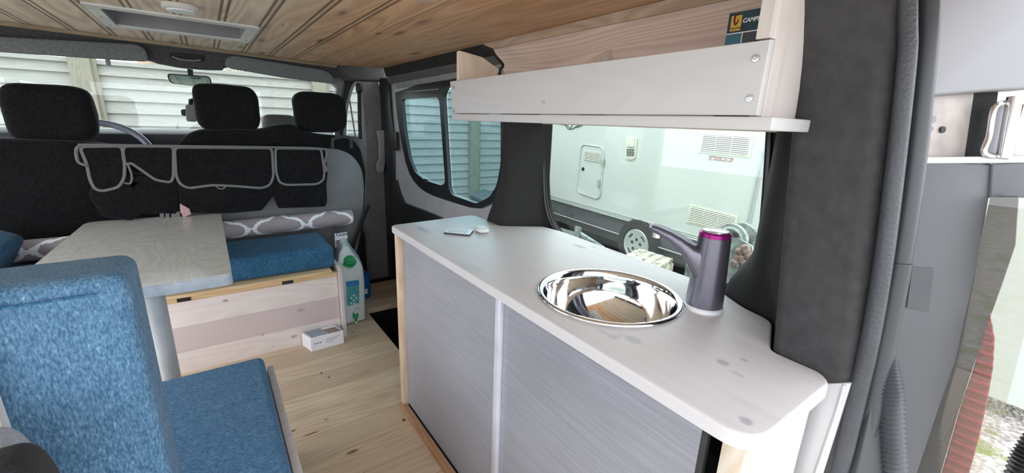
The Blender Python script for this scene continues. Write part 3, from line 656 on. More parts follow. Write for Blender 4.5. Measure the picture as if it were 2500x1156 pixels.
# rolled rug
rc0 = V((-.66, 2.245, .4775)); rc1 = V((.572, 2.245, .490))
t = thing('rolled_rug', (0, 2.245, .44), 'rolled grey rug with white trellis pattern lying along the bench cushion', 'rug')
rp = [rc0.lerp(rc1, k / 40) for k in range(41)]
obj('roll', wob(tube(rp, .0405, 28), .0015, 30), 'rug', t)
sp = [];
for k in range(90):
    a = k * .25; r = .004 + .035 * k / 89; sp.append(rc1 + V((.002, r * math.cos(a), r * math.sin(a))))
obj('rolled_edge', tube(sp, .0022, 6), 'rugend', t)
t = thing('care_card', ony(832, 600, 2.16), 'small printed carpet care card hanging from the end of the rug roll', 'card')
cc = P(ony, 2.16, [(817, 571), (848, 567), (849, 602), (818, 605)])
obj('card', plate(cc, (0, .0012, 0)), 'card', t)
U_ = (cc[1] - cc[0]).normalized(); V_ = (cc[0] - cc[3]).normalized()
text('title', 'Carpet', .022, 'darkink', t, cc[3] + V_ * .058 + U_ * .006 + V((0, -.001, 0)), U_, V_, bold=.0002)
obj('picture', plate(P(ony, 2.1595, [(820, 588), (848, 583), (848, 590), (820, 594)]), (0, -.0006, 0)), 'photo', t)
obj('badge', lathe([(.008, 0), (.008, .001)], 16, aim(ony(824, 594, 2.158), (0, -1, 0))), 'galv', t)
# water can
t = thing('water_can', ony(860, 795, 2.0), 'translucent water can with green screw cap and tap beside the bench', 'water can')
cp_ = P(ony, 2.0, [(836, 798), (892, 783), (890, 690), (886, 650), (868, 628), (851, 604), (838, 602), (828, 618), (822, 660), (830, 760)])
z0 = min(p.z for p in cp_); 
for p in cp_: p.z = max(p.z, .002)
cp_[0].z = cp_[1].z = .002
obj('body', plate(rnd(cp_, .014, 4), (.03, .17, 0), bev=.010), 'can', t)
k0 = ony(854, 640, 1.99); km = aim(k0 + V((0, .012, 0)), (-.05, -.75, .55))
cap = obj('screw_cap', lathe([(.0, -.004), (.024, -.004), (.026, .0), (.026, .016), (.023, .020), (.015, .021), (.014, .026), (.0, .027)], 28, km), 'green', t)
obj('collar', lathe([(.033, -.008), (.034, -.002), (.031, 0)], 28, km), 'green', t)
lb = P(ony, 1.994, [(845, 688), (876, 684), (877, 740), (848, 748)])
L = obj('label', plate(rnd(lb, .004, 2), (0, -.001, 0)), 'teal', t)
obj('label_band', plate(P(ony, 1.9925, [(844, 690), (876, 685), (877, 695), (846, 702)]), (0, -.0006, 0)), 'tealtop', L)
for (u, v) in [(858, 728), (864, 734), (864, 722), (870, 728), (858, 741), (866, 741)]:
    c = ony(u, v, 1.992); obj('pictogram', plate([c + V((d[0] * .006, 0, d[1] * .006)) for d in ((1, 0), (0, 1), (-1, 0), (0, -1))], (0, -.0005, 0)), 'whitep', L)
tc = ony(868, 771, 1.985); TP = obj('tap', [sell(tc, (.013, .012, .017), .8, 16, 10), tube([tc, tc + V((0, .025, 0))], .007, 10), tube([tc, tc + V((.001, -.004, -.03))], .006, 10)], 'green', t)
obj('tap_lever', tube([tc + V((0, -.002, .014)), tc + V((.004, -.006, .024)), tc + V((.018, -.010, .036))], [.007, .006, .006], 8), 'whitep', TP)
obj('nozzle', tube([tc + V((.001, -.004, -.028)), tc + V((.001, -.004, -.040))], .0065, 10), 'whitep', TP)
# blue canister
cb = onz(897, 728, 0); 
t = thing('gas_canister', cb, 'small blue canister standing on the floor behind the water can', 'canister')
cc_ = V((cb.x - .01, cb.y + .03, 0)); zt = ony(898, 668, cc_.y - .03).z
obj('body', lathe([(.0, .0), (.036, .0), (.038, .004), (.038, zt - .02), (.034, zt - .008), (.0, zt)], 28, Matrix.Translation(cc_)), 'bluecan', t)
obj('valve', lathe([(.020, zt - .004), (.020, zt + .004), (.010, zt + .008), (.010, zt + .018), (.0, zt + .018)], 20, Matrix.Translation(cc_)), 'chrome', t)
obj('sticker', plate([cc_ + V((.0 + .03 * math.sin(a), -.0385 * math.cos(a) - .0005, .03)) for a in (-.3, 0, .3, .6)] + [cc_ + V((.0 + .03 * math.sin(a), -.0385 * math.cos(a) - .0005, .06)) for a in (.6, .3, 0, -.3)], (0, -.0004, 0)), 'card', t)
# small white box on the floor
f0 = onz(761, 860, 0); f1 = onz(840, 838, 0); up = V((0, 0, 1)); hgt = .064; dpt = V((-.022, .080, 0))
t = thing('cardboard_box', f0, 'small white printed carton on the floor against the storage bench', 'box')
f1.y = f0.y + .004
bx = loft([[f0, f1, f1 + dpt, f0 + dpt], [f0 + up * hgt, f1 + up * hgt, f1 + dpt + up * hgt, f0 + dpt + up * hgt]])
bmesh.ops.bevel(bx, geom=bx.edges[:], offset=.001, segments=1, affect='EDGES')
obj('carton', bx, 'card', t)
e = (f1 - f0); tp = f0 + up * (hgt + .0002)
obj('top_print', plate([tp + e * .06 + dpt * .06, tp + e * .54 + dpt * .06, tp + e * .56 + dpt * .94, tp + e * .06 + dpt * .94], (0, 0, .0004)), 'cardgrey', t)
obj('picture', plate([tp + e * .56 + dpt * .06, tp + e * .95 + dpt * .06, tp + e * .95 + dpt * .66, tp + e * .56 + dpt * .66], (0, 0, .0005)), 'photo', t)
for i in range(3): 
    q = f0 + e * (.10 + .08 * i) + up * (hgt * .50) + V((0, -.0004, 0)); obj('mark', plate([q, q + e * .045, q + e * .045 + up * .006, q + up * .003], (0, -.0003, 0)), 'darkink', t)
for i in range(3):
    q = f0 + e * .45 + up * (hgt * (.66 - .13 * i)) + V((0, -.0004, 0)); obj('print_line', plate([q, q + e * (.45 - .1 * i), q + e * (.45 - .1 * i) + up * .002, q + up * .002], (0, -.0003, 0)), 'ink', t)

# ------------------------------------------------------------------ TABLE
ZT = .56
t = thing('dining_table', (-.13, 1.5, 0), 'grey swirled laminate table with pale blue edging on a single leg', 'table')
tp = [V((-.455, 1.365, ZT)), V((.012, 1.365, ZT)), V((.012, 2.275, ZT)), V((-.43, 2.295, ZT))]
rt = rnd(tp, [.04, .02, .03, .05], 6)
obj('table_top', plate(rt, (0, 0, -.003)), 'table', t)
obj('edging', plate([p + V((0, 0, -.003)) for p in rt], (0, 0, -.033), bev=.003), 'tabedge', t)
obj('leg', tube([(-.168, 1.42, 0), (-.168, 1.42, ZT - .036)], .022, 24), 'tableg', t)
obj('leg_foot', lathe([(.06, 0), (.06, .008), (.03, .016), (.026, .03)], 28, Matrix.Translation((-.168, 1.42, 0))), 'tableg', t)
tag(obj('crumpled_tissue', wob(plate(P(ony, 2.24, [(440, 498), (462, 511), (466, 524), (448, 532), (440, 520)]), (0, .012, 0), bev=.004), .004, 60), 'pink'), 'crumpled pink and white tissue sticking up behind the table edge', 'tissue')
t = thing('belt_buckle', ony(410, 520, 2.25), 'grey seat belt buckles standing behind the table edge', 'buckle')
for (a, b_) in ((390, 401), (404, 414), (418, 440)): obj('buckle', plate(rnd(P(ony, 2.25, [(a, 519 if a < 410 else 517), (b_, 517), (b_, 545), (a, 545)]), .003, 2), (0, .012, 0), bev=.002), 'shell', t)

# ------------------------------------------------------------------ FOREGROUND SEAT
t = thing('seat_box', (-.3, .9, 0), 'white washed wooden seat box under the near blue seat cushion', 'bench')
obj('side_panel', box(.058, .074, .25, 1.235, 0, .312, .001), 'whiteend', t)
obj('end_panel', box(-.66, .058, 1.218, 1.234, 0, .30, .001), 'bench', t)
obj('lid', box(-.66, .058, .25, 1.218, .285, .30), 'pinez', t)
tag(obj('seat_cushion', grid_cut(box(-.66, .054, .28, 1.238, .302, .352, .018, 4), 0), 'blueseat'), 'flat blue heather seat cushion on the near wooden seat box', 'cushion')
def bc():
    fr = [(-.75, .34), (-.78, .795), (-.40, .805), (-.100, .800), (-.078, .780), (-.072, .60), (-.080, .36)]
    b = box(-.76, -.090, .600, .700, .353, .824, .015, 5); return b
t = thing('backrest_cushion', (-.4, .65, .35), 'large blue heather backrest cushion standing on the near seat', 'cushion')
bm = bc()
for v in bm.verts:
    k = (v.co.x + .42) / .34
    if v.co.z < .5: v.co.x += .0
obj('cover', wob(bm, .003, 6), 'blue', t)
obj('seam', tube([V((-.75 + i * .0158, .5965, .806)) for i in range(41)], .0014, 6), 'bluefar', t)
# board behind the backrest, lower corner
def clampz(b, z):
    for v in b.verts: v.co.z = max(v.co.z, z)
    return b
tag(obj('end_board', clampz(plate(rnd(P(ony, .588, [(-200, 560), (-6, 948), (42, 1082), (80, 1200), (80, 2300), (-300, 2300)]), .01, 2), (0, -.016, 0)), .353), 'whiteend'), 'slanted whitewashed board against the back of the blue backrest cushion', 'board')
ac = ony(30, 1215, .47)
tag(obj('padded_armrest', clampz(sell(ac - V((0, 0, .09)), (.027, .034, .132), .55, 32, 30), .353), 'darkfab'), 'dark charcoal padded bump in front of the blue backrest, at the picture corner', 'armrest')
a2 = ony(-45, 1165, .53)
tag(obj('grey_pad', clampz(sell(a2 - V((0, 0, .075)), (.033, .03, .115), .5, 28, 24), .353), 'greyfab'), 'pale grey pad beside the charcoal bump in front of the slanted board', 'pad')

# ------------------------------------------------------------------ KITCHEN
ZK = .665; TK = .021
k = thing('kitchen_cabinet', (.66, .72, 0), 'kitchen cabinet with grey brushed sliding doors and pine frame', 'cabinet')
obj('front_post', box(.452, .470, 1.243, 1.263, 0, ZK - TK, .001), 'pinez', k)
obj('far_side', box(.470, .86, 1.243, 1.261, 0, ZK - TK), 'whiteend', k)
obj('base_rail', box(.447, .466, .16, 1.262, 0, .022, .001), 'piney', k)
obj('rear_side', [plate([V((.462, .165, 0)), V((.668, .165, 0)), V((.668, .165, ZK - TK)), V((.462, .165, ZK - TK))], (0, .018, 0), bev=.001)], 'whiteend', k)
obj('rear_post', box(.455, .478, .160, .186, 0, ZK - TK, .001), 'whitepost', k)
obj('back_board', box(.895, .905, .20, 1.24, 0, ZK - TK), 'blackp', k)
obj('bottom_board', box(.470, .895, .185, 1.243, .001, .015), 'blackp', k)
d = obj('sliding_door', box(.4715, .4755, .700, 1.241, .022, ZK - TK - .004), 'door1', k)
d2 = obj('sliding_door', box(.478, .482, .222, .700, .022, ZK - TK - .004), 'door1', k)
obj('edge_strip', box(.468, .478, .678, .698, .022, ZK - TK - .003, .001), 'alu', k)
obj('edge_strip', box(.4775, .487, .213, .222, .022, ZK - TK - .003, .001), 'trim', d2)
obj('top_track', box(.469, .486, .19, 1.243, ZK - TK - .008, ZK - TK), 'blackp', k)
# worktop
edge = [(953, 548), (1130, 524), (1160, 523), (1178, 533), (1200, 548), (1226, 556), (1338, 556), (1378, 566)]
pts = [onz(u, v, ZK) for u, v in [(1158, 523), (1188, 541), (1225, 553), (1336, 553), (1376, 565)]]
wt = [V((.452, 1.300, ZK)), V((.775, 1.318, ZK)), V((.775, 1.215, ZK)), V((.77, 1.125, ZK)), V((.895, 1.052, ZK)), V((.905, .97, ZK)), V((.885, .50, ZK)), V((.862, .412, ZK)), V((.822, .345, ZK)), V((.807, .286, ZK)), V((.690, .238, ZK)), V((.688, .168, ZK)), V((.668, .150, ZK)), V((.452, .150, ZK))]
wt = rnd(wt, [.022, .03, .01, .02, .01, .01, .02, .02, .02, .02, .015, .01, .012, .045], 7)
SCX, SCY, SR = .635, .530, .146
sh = [V((SCX + (SR - .008) * math.cos(a), SCY + (SR - .008) * math.sin(a), ZK)) for a in [2 * PI * i / 48 for i in range(48)]]
t = thing('kitchen_worktop', (.66, .72, ZK), 'white washed wooden worktop with a round cut-out for the sink', 'worktop')
bmw = plate(wt, (0, 0, -TK), holes=[sh])
es = [e for e in bmw.edges if len(e.link_faces) == 2 and e.calc_face_angle(0) > 1.2 and all(abs(v.co.z - ZK) < 1e-5 for v in e.verts) and (e.verts[0].co.xy - V((SCX, SCY))).length > SR]
bmesh.ops.bevel(bmw, geom=es, offset=.005, segments=4, profile=.5, affect='EDGES')
obj('board', bmw, 'white', t)
def stain(u, v, ru, rv, mat='ink'):
    pass
# sink
t = thing('sink', (SCX, SCY, ZK), 'round polished steel sink bowl set into the white worktop', 'sink')
prof = [(SR, ZK + .0005), (SR, ZK + .004), (SR - .004, ZK + .0065), (SR - .010, ZK + .005), (SR - .013, ZK + .001), (SR - .016, ZK - .010)]
prof += [((SR - .016) * math.cos(a) , ZK - .010 - .125 * math.sin(a)) for a in [PI / 2 * i / 24 for i in range(1, 22)]] + [(.022, ZK - .136), (.020, ZK - .137)]
po = [(r + .0015, z - .0015) for r, z in prof[::-1][:-3]]
obj('bowl', lathe(prof + [(.02, ZK - .14)] + po, 72, Matrix.Translation((SCX, SCY, 0)), cap=False), 'steel', t, ang=60)
obj('drain', lathe([(.023, ZK - .1365), (.021, ZK - .1345), (.016, ZK - .1350), (.006, ZK - .1345), (0.0, ZK - .134)], 32, Matrix.Translation((SCX, SCY, 0))), 'chrome', t)
# tap
TX, TY = .748, .388
t = thing('electric_tap', (TX, TY, ZK), 'gunmetal battery tap with magenta ring standing behind the round sink', 'tap')
R = .034; H = .153; RT = .028
obj('foot_seal', lathe([(R + .001, 0), (R + .002, .006), (R - .003, .010)], 40, Matrix.Translation((TX, TY, ZK))), 'whitep', t)
sd = V((SCX + .015 - TX, SCY + .03 - TY, 0)).normalized()
def tapbody():
    rings = []
    for i in range(9):
        z = .009 + (H - .018) * i / 8; rr_ = R + (RT - R) * i / 8; rings.append([V((TX + rr_ * math.cos(a), TY + rr_ * math.sin(a), ZK + z)) for a in [2 * PI * q / 48 for q in range(48)]])
    b1 = loft(rings)
    side = V((-sd.y, sd.x, 0)); pr = []
    c0 = V((TX, TY, ZK))
    st = [(.004, .075, .050, .020), (.018, .085, .036, .025), (.032, .098, .026, .026), (.042, .110, .0205, .025), (.055, .122, .0155, .0235), (.075, .134, .0115, .0215), (.098, .1435, .0085, .019), (.108, .146, .0075, .017), (.113, .147, .005, .013)]
    for (l, zc, hh, ww) in st:
        ring = []
        for q in range(24):
            a = 2 * PI * q / 24; f = lambda x: math.copysign(abs(x) ** .6, x)
            ring.append(c0 + sd * l + side * ww * f(math.cos(a)) + V((0, 0, zc + hh * f(math.sin(a)))))
        pr.append(ring)
    return b1, loft(pr)
b1, b2 = tapbody()
obj('body', b1, 'tap', t); obj('spout', b2, 'tap', t, ang=50)
obj('top_ring', lathe([(RT - .0005, H - .0095), (RT - .0005, H - .002), (RT - .004, H + .001)], 48, Matrix.Translation((TX, TY, ZK))), 'magenta', t)
obj('touch_button', lathe([(RT - .003, H - .002), (RT - .005, H + .003), (RT - .010, H + .005), (.0, H + .0055)], 48, Matrix.Translation((TX, TY, ZK))), 'tapcap', t)
np_ = V((TX, TY, ZK)) + sd * .101
obj('nozzle', lathe([(.010, 0), (.010, .013)], 24, aim(np_ + V((0, 0, .128)), V((0, 0, 1)))), 'chrome', t)
# remote and puck
r0, r1, r2, r3 = [onz(u, v, ZK + .006) for u, v in [(1083, 567), (1146, 573), (1157, 561), (1094, 557)]]
t = thing('remote_control', r0, 'slim white remote control with dark edge lying on the worktop', 'remote control')
rp = rnd([r0, r1, r2, r3], .003, 3)
obj('case', plate([p - V((0, 0, .0006)) for p in rp], (0, 0, -.005)), 'darkink', t)
obj('face', plate(rp, (0, 0, -.0006)), 'whitep', t)
for i in range(6):
    for j in range(3):
        p = r0.lerp(r1, .16 + i * .125); q = r3.lerp(r2, .16 + i * .125); c = p.lerp(q, .25 + j * .25)
        obj('button', lathe([(.0028, 0), (.0026, .0008), (0, .0009)], 10, Matrix.Translation(c)), 'cardgrey', t)
pc = onz(1177, 566, ZK)
t = thing('led_puck', pc, 'oval white plastic puck beside the remote control on the worktop', 'gadget')
obj('shell', sell(pc + V((0, 0, .009)), (.021, .034, .0095), .8, 32, 16, Matrix.Rotation(-.35, 4, 'Z')), 'whitep', t)
obj('cap_line', lathe([(.010, 0), (.0095, .001)], 24, Matrix.Translation(pc + V((0, 0, .018)))), 'lampw', t)

# ------------------------------------------------------------------ SHELF
XSF = .58
s = thing('wall_shelf', (.70, .70, 1.0), 'pale painted wooden wall shelf with a deep front board above the windows', 'shelf')
fb = [V((XSF, .2735, 1.020)), V((XSF, 1.110, 1.020)), V((XSF, 1.124, 1.107)), V((XSF, .2735, 1.1105))]
FB = obj('front_board', plate(fb, (.014, 0, 0), bev=.002), 'shelf', s)
obj('bottom_board', box(XSF - .004, .76, .252, 1.105, 1.0015, 1.0185, .002), 'shelf', s)
obj('end_board', loft([[V((x, .274, z)) for x, z in ((XSF + .0145, 1.019), (.72, 1.019), (.715, 1.08), (.70, 1.15), (.66, 1.262), (XSF - .003, 1.262), (XSF - .003, 1.112), (XSF + .0145, 1.112))], [V((x, .290, z)) for x, z in ((XSF + .0145, 1.019), (.72, 1.019), (.715, 1.08), (.70, 1.15), (.66, 1.262), (XSF - .003, 1.262), (XSF - .003, 1.112), (XSF + .0145, 1.112))]]), 'whiteend', s)
yl = 1.112
obj('divider', plate(rnd([V((XSF + .015, yl, 1.019)), V((XSF + .015, yl, 1.187)), V((.67, yl, 1.178)), V((.73, yl, 1.150)), V((.70, yl, 1.10)), V((.70, yl, 1.019))], .004, 3), (0, -.014, 0), bev=.001), 'divider', s)
obj('middle_brace', plate([V((XSF + .015, .62, 1.019)), V((XSF + .015, .62, 1.110)), V((.665, .62, 1.145)), V((.665, .62, 1.019))], (0, -.014, 0)), 'divider', s)
for (u, v, r) in [(1845, 142, .0048), (1830, 240, .0046), (1327, 250, .0032), (1103, 214, .004), (1106, 270, .004)]:
    p = onx(u, v, XSF - .001); 
    if p.y > 1.10: p.y = 1.10
    sc = obj('screw', lathe([(r, 0), (r * .95, .0009), (r * .5, .0011), (r * .35, .0002), (0, .0002)], 20, aim(p, (-1, 0, 0))), 'screw', FB)
struct('wall_lining', plate([V((.838, .25, 1.262)), V((.838, 1.32, 1.262)), V((.895, 1.16, 1.0)), V((.895, .25, 1.0))], (.012, 0, 0)), 'lining')
cb_ = sm([onx(1180, 112, .80), onx(1200, 125, .79), onx(1214, 142, .78), onx(1228, 160, .77), onx(1220, 180, .76), (.755, 1.09, 1.05)], 5)
tag(obj('black_cable', tube(cb_, .0045, 8), 'blackp'), 'black cable bent down into the far end of the wall shelf', 'cable')
# book
t = thing('camping_guide', (.665, .34, 1.02), 'dark blue book with yellow badge and white lettering on the wall shelf', 'book')
xb = .655
b0 = onx(1781, 33, xb); b1 = onx(1770, 112, xb)
ya, yb, zt = b0.y, .291, b0.z
obj('cover', box(xb, xb + .018, yb, ya, 1.0195, zt, .0006), 'boxblue', t)
UU, VV = V((0, -1, 0)), V((0, 0, 1))
lz = onx(1800, 82, xb).z
obj('white_line', plate([V((xb, ya, lz)), V((xb, yb, lz)), V((xb, yb, lz + .0015)), V((xb, ya, lz + .0015))], (-.0004, 0, 0)), 'whiteink', t)
m_ = onx(1811, 92, xb).y
obj('teal_block', plate([V((xb, ya, 1.02)), V((xb, m_, 1.02)), V((xb, m_, lz)), V((xb, ya, lz))], (-.0003, 0, 0)), 'boxteal', t)
obj('white_divider', plate([V((xb, m_ + .0007, 1.02)), V((xb, m_ - .0007, 1.02)), V((xb, m_ - .0007, lz)), V((xb, m_ + .0007, lz))], (-.0005, 0, 0)), 'whiteink', t)
obj('picture', plate([V((xb, m_, 1.02)), V((xb, yb, 1.02)), V((xb, yb, lz)), V((xb, m_, lz))], (-.0003, 0, 0)), 'darkink', t)
q0, q1 = onx(1781, 79, xb), onx(1812, 36, xb)
y0_, y1_ = onx(1783, 60, xb).y - .001, onx(1810, 60, xb).y
bd = obj('badge', plate([V((xb - .0003, y0_, lz + .004)), V((xb - .0003, y1_, lz + .004)), V((xb - .0003, y1_, zt - .005)), V((xb - .0003, y0_, zt - .005))], (-.0005, 0, 0)), 'yellow', t)
yc, zc_ = (y0_ + y1_) / 2, (lz + zt) / 2 + .004
bw = abs(y0_ - y1_)
obj('emblem', tube(sm([(xb - .0012, yc - bw * .28, zc_ + .007), (xb - .0012, yc, zc_ + .009), (xb - .0012, yc + bw * .2, zc_ + .002), (xb - .0012, yc + bw * .08, zc_ - .006), (xb - .0012, yc - bw * .15, zc_ - .003), (xb - .0012, yc - bw * .1, zc_ + .002)], 5), [.0003 + .0012 * math.sin(PI * i / 25) for i in range(26)], 6), 'redbrown', bd)
text('badge_lettering', 'TROYAK', bw * .26, 'redbrown', bd, (xb - .0009, y0_ - bw * .04, lz + .006), UU, VV, .0002, bold=.0001)
text('title_lettering', 'CAMPING', .0078, 'whiteink', t, (xb - .0008, y1_ - .0012, lz + .0135), UU, VV, .0002, shear=.25, bold=.00025)

# ------------------------------------------------------------------ CEILING FITTINGS
t = thing('roof_hatch', (0, 1.82, ZC), 'white framed rectangular roof hatch recessed in the boarded ceiling', 'hatch')
fo = [V((-.222, 1.625, ZC - .006)), V((.182, 1.640, ZC - .006)), V((.178, 2.005, ZC - .006)), V((-.222, 2.005, ZC - .006))]
fi = [V((-.190, 1.665, ZC - .006)), V((.150, 1.680, ZC - .006)), V((.148, 1.962, ZC - .006)), V((-.190, 1.962, ZC - .006))]
obj('frame', plate(rnd(fo, .012, 4), (0, 0, .0055), holes=[rnd(fi, .012, 4)]), 'hatch', t)
obj('liner', [box(-.192, -.188, 1.66, 1.965, ZC, ZC + .06), box(.148, .152, 1.66, 1.965, ZC, ZC + .06), box(-.19, .15, 1.66, 1.664, ZC, ZC + .06), box(-.19, .15, 1.961, 1.965, ZC, ZC + .06)], 'hatchin', t)
obj('blind', box(-.19, .15, 1.66, 1.965, ZC + .060, ZC + .064), 'hatchin', t)
obj('blind_bar', box(-.18, .14, 1.78, 1.80, ZC + .045, ZC + .058), 'cabgrey', t)
for (x, y) in ((-.206, 1.80), (.164, 1.93), (-.206, 1.96), (.166, 1.70)): obj('screw', lathe([(.004, 0), (.003, -.0015)], 12, Matrix.Translation((x, y, ZC - .006))), 'ink', t)
pl = onz(440, 14, ZC)
t = thing('ceiling_spotlight', pl, 'round white ceiling lamp at the near edge of the roof hatch', 'lamp')
obj('housing', lathe([(.040, .0), (.040, -.010), (.036, -.013), (.0, -.013)], 40, Matrix.Translation((pl.x, pl.y - .012, ZC - .001))), 'lampw', t)
obj('bezel', lathe([(.030, -.0131), (.029, -.016), (.022, -.0165), (.0, -.015)], 36, Matrix.Translation((pl.x, pl.y - .012, ZC - .001))), 'whitep', t)
pl = onz(1042, -4, ZC)
t = thing('ceiling_spotlight', pl, 'round peach rimmed ceiling lamp on the boards above the wall shelf', 'lamp')
obj('housing', lathe([(.026, .0), (.026, -.004), (.022, -.006), (.0, -.005)], 40, Matrix.Translation((pl.x, pl.y, ZC - .001))), 'copper', t)

# ------------------------------------------------------------------ LEFT SIDE (out of frame)
struct('wall_left', [box(-.95, -.92, -.25, 2.6, -.05, .0), box(-.95, -.92, -.25, 2.5, 1.16, 1.30), box(-.95, -.92, 2.0, 2.6, -.03, .7), box(-.95, -.92, 2.0, 2.15, .7, 1.3), box(-.95, -.92, 2.55, 2.7, .0, 1.3)], 'trim')

# ------------------------------------------------------------------ OUTSIDE
ZG = -.56
struct('ground', box(-14, 16, -10, 16, ZG - .05, ZG), 'ground')
YF = 5.2
fz = 1.0 + (ony(150, 150, YF).z - 1)
posts_x = [ony(216, 215, YF).x, ony(780, 200, YF).x, ony(1156, 400, YF).x]
t = thing('fence', (0, YF, ZG), 'weathered lapped board fence with upright posts beyond the windscreen', 'fence')
xs = [-5.6, posts_x[0] - 2.0, posts_x[0], posts_x[1], posts_x[2], 3.72]
top = ony(250, 158, YF).z
def fence_panel(xa, xb_, seed):
    rr = random.Random(seed); bms = []; z = ZG + .05
    while z < top - .03:
        h = .105; y = YF + .015
        a = [V((xa, y - .022, z)), V((xa, y - .008, z)), V((xa, y + .012, z + h + .012)), V((xa, y + .004, z + h + .012))]
        dz = rr.uniform(-.006, .006)
        c = [p + V((xb_ - xa, 0, dz)) for p in a]
        bms.append(loft([a, c])); z += h
    nb = int((xb_ - xa) / .62)
    for i in range(nb + 1):
        x = xa + .06 + i * ((xb_ - xa - .12) / max(1, nb)); bms.append(box(x - .02, x + .02, YF + .03, YF + .05, ZG, top))
    return join(*bms)
for i in range(len(xs) - 1): obj('panel', fence_panel(xs[i] + .03, xs[i + 1] - .03, i), 'fence', t)
for i, x in enumerate(xs[1:]): obj('post', [box(x - .085, x + .05, YF - .07, YF + .03, ZG, top + .15), box(x + .05, x + .085, YF - .04, YF + .03, ZG, top + .12)], 'post', t)
obj('cap_rail', box(-5.6, 3.75, YF - .02, YF + .05, top, top + .035), 'fence', t)
t = thing('house', (0, 9, ZG), 'sandy rendered house wall just showing over the fence', 'house')
obj('wall', plate([V((ony(318, 100, 9).x, 9, ZG)), V((ony(470, 100, 9).x, 9, ZG)), V((ony(470, 100, 9).x, 9, 3.2)), V((ony(330, 100, 9).x, 9, 3.2))], (0, .4, 0)), 'brick', t)
t2 = thing('garden_wall', (3, 8, ZG), 'pebbled stone wall top showing over the fence near the passenger visor', 'wall')
obj('wall', plate(P(ony, 8.0, [(480, 150), (600, 160), (740, 185), (830, 205), (900, 215), (1000, 600), (480, 600)]), (0, .3, 0)), 'stone', t2)

bq = [onz(u, v, .16) for u, v in [(1150, 479), (1180, 464), (1222, 478), (1198, 499)]]
tag(obj('storage_box', [plate(bq, (0, 0, -.72)), plate([sum(bq, V()) / 4 + (p - sum(bq, V()) / 4) * 1.04 + V((0, 0, .012)) for p in bq], (0, 0, -.03))], 'skirt'), 'dark grey lidded box on the ground below the side window by the fence', 'box')
# caravan
pc0 = onz(1557, 598, -.25); cd = ray(610, 271); cd.z = 0; cd.normalize(); cn = V((cd.y, -cd.x, 0)); UPV = V((0, 0, 1))
def CV(pts, off=0.0): return [onp(u, v, pc0 - cn * off, cn) for u, v in pts]
def CL(a, z, off=0.0): return pc0 + cd * a + UPV * (z - pc0.z) - cn * off
c = thing('caravan', CL(0, ZG), 'cream touring caravan with vents and dark skirt parked beside the van', 'caravan')
zs = onp(1500, 527, pc0, cn).z
ya_, yb_ = -3.2, 2.4
obj('body', [plate(rnd([CL(ya_, zs), CL(yb_, zs), CL(yb_ + .15, zs + .8), CL(yb_ - .3, 2.2), CL(ya_, 2.2)], .1, 4), cn * 2.0)], 'cream', c)
obj('skirt', [plate([CL(-1.3, zs - .005, -.03), CL(yb_ - .05, zs - .005, -.03), CL(yb_ - .05, zs - .20, -.03), CL(-1.3, zs - .20, -.03)], cn * .05), plate([CL(-1.3, zs - .20, -.06), CL(yb_ - .1, zs - .20, -.06), CL(yb_ - .1, zs - .34, -.12), CL(-1.3, zs - .34, -.12)], cn * .03)], 'skirt', c)
obj('chassis', plate([CL(-1.3, zs - .2, -.3), CL(yb_ - .2, zs - .2, -.3), CL(yb_ - .2, ZG + .02, -.3), CL(-1.3, ZG + .02, -.3)], cn * 1.2), 'under', c)
obj('lower_flank', plate([CL(ya_, zs), CL(-1.3, zs), CL(-1.3, ZG + .12), CL(ya_, ZG + .12)], cn * .05), 'cream', c)
obj('waist_rail', [tube([CL(-1.3, zs - .012, .006), CL(yb_, zs - .012, .006)], .010, 8), tube([CL(-1.3, zs + .03, .002), CL(yb_, zs + .03, .002)], .008, 8), tube([CL(-1.3, zs - .20, .0), CL(yb_ - .1, zs - .20, .0)], .008, 8)], 'alurail', c)
obj('corner_rail', [tube(CV([(1876, 290), (1874, 330), (1845, 450), (1822, 560), (1800, 680)], .004), .009, 8), tube(CV([(1884, 290), (1882, 330), (1853, 450), (1830, 560)], .003), .004, 8)], 'alurail', c)
# service door
dpx = rnd(CV([(1424, 353), (1477, 361), (1470, 440), (1455, 484), (1440, 484), (1412, 470), (1415, 420)], .0), [.04, .04, .03, .04, .02, .05, .0], 5)
dpx = rnd([CL(a, z) for a, z in []] or CV([(1421, 352), (1476, 360), (1466, 488), (1411, 470)], 0), .09, 6)
D = obj('service_door', plate(dpx, -cn * .006), 'cream', c)
obj('door_seal', tube([p - cn * .006 for p in dpx], .012, 8, closed=True), 'alurail', D)
def vent(quad, n, name, par, fr=.10, mid=True):
    # quad: tl,tr,br,bl on plane
    tl, tr, br, bl = quad; C0 = (tl + tr + br + bl) / 4
    tl, tr, br, bl = [V(p) for p in quad]
    Vv = obj(name, plate([tl, tr, br, bl], -cn * .008, bev=.002), 'vent', par)
    def pt(s_, t_, o): return tl.lerp(tr, s_).lerp(bl.lerp(br, s_), t_) - cn * o
    obj('backing', plate([pt(.06, fr, .009), pt(.94, fr, .009), pt(.94, 1 - fr, .009), pt(.06, 1 - fr, .009)], -cn * .0008), 'ventdark', Vv)
    b = []
    for i in range(n):
        a = fr + (1 - 2 * fr) * (i + .25) / n; d_ = (1 - 2 * fr) / n * .55
        b.append(plate([pt(.06, a, .012), pt(.94, a, .012), pt(.94, a + d_, .016), pt(.06, a + d_, .016)], -cn * .002))
    for s_ in (.06, .34, .64, .93): b.append(plate([pt(s_, fr, .011), pt(s_ + .008, fr, .011), pt(s_ + .008, 1 - fr, .011), pt(s_, 1 - fr, .011)], -cn * .006))
    obj('louvres', b, 'vent', Vv)
vent(CV([(1714, 324), (1842, 331), (1832, 386), (1704, 373)], 0), 9, 'upper_vent', c)
vent(CV([(1685, 498), (1804, 528), (1795, 572), (1674, 544)], 0), 9, 'lower_vent', c)
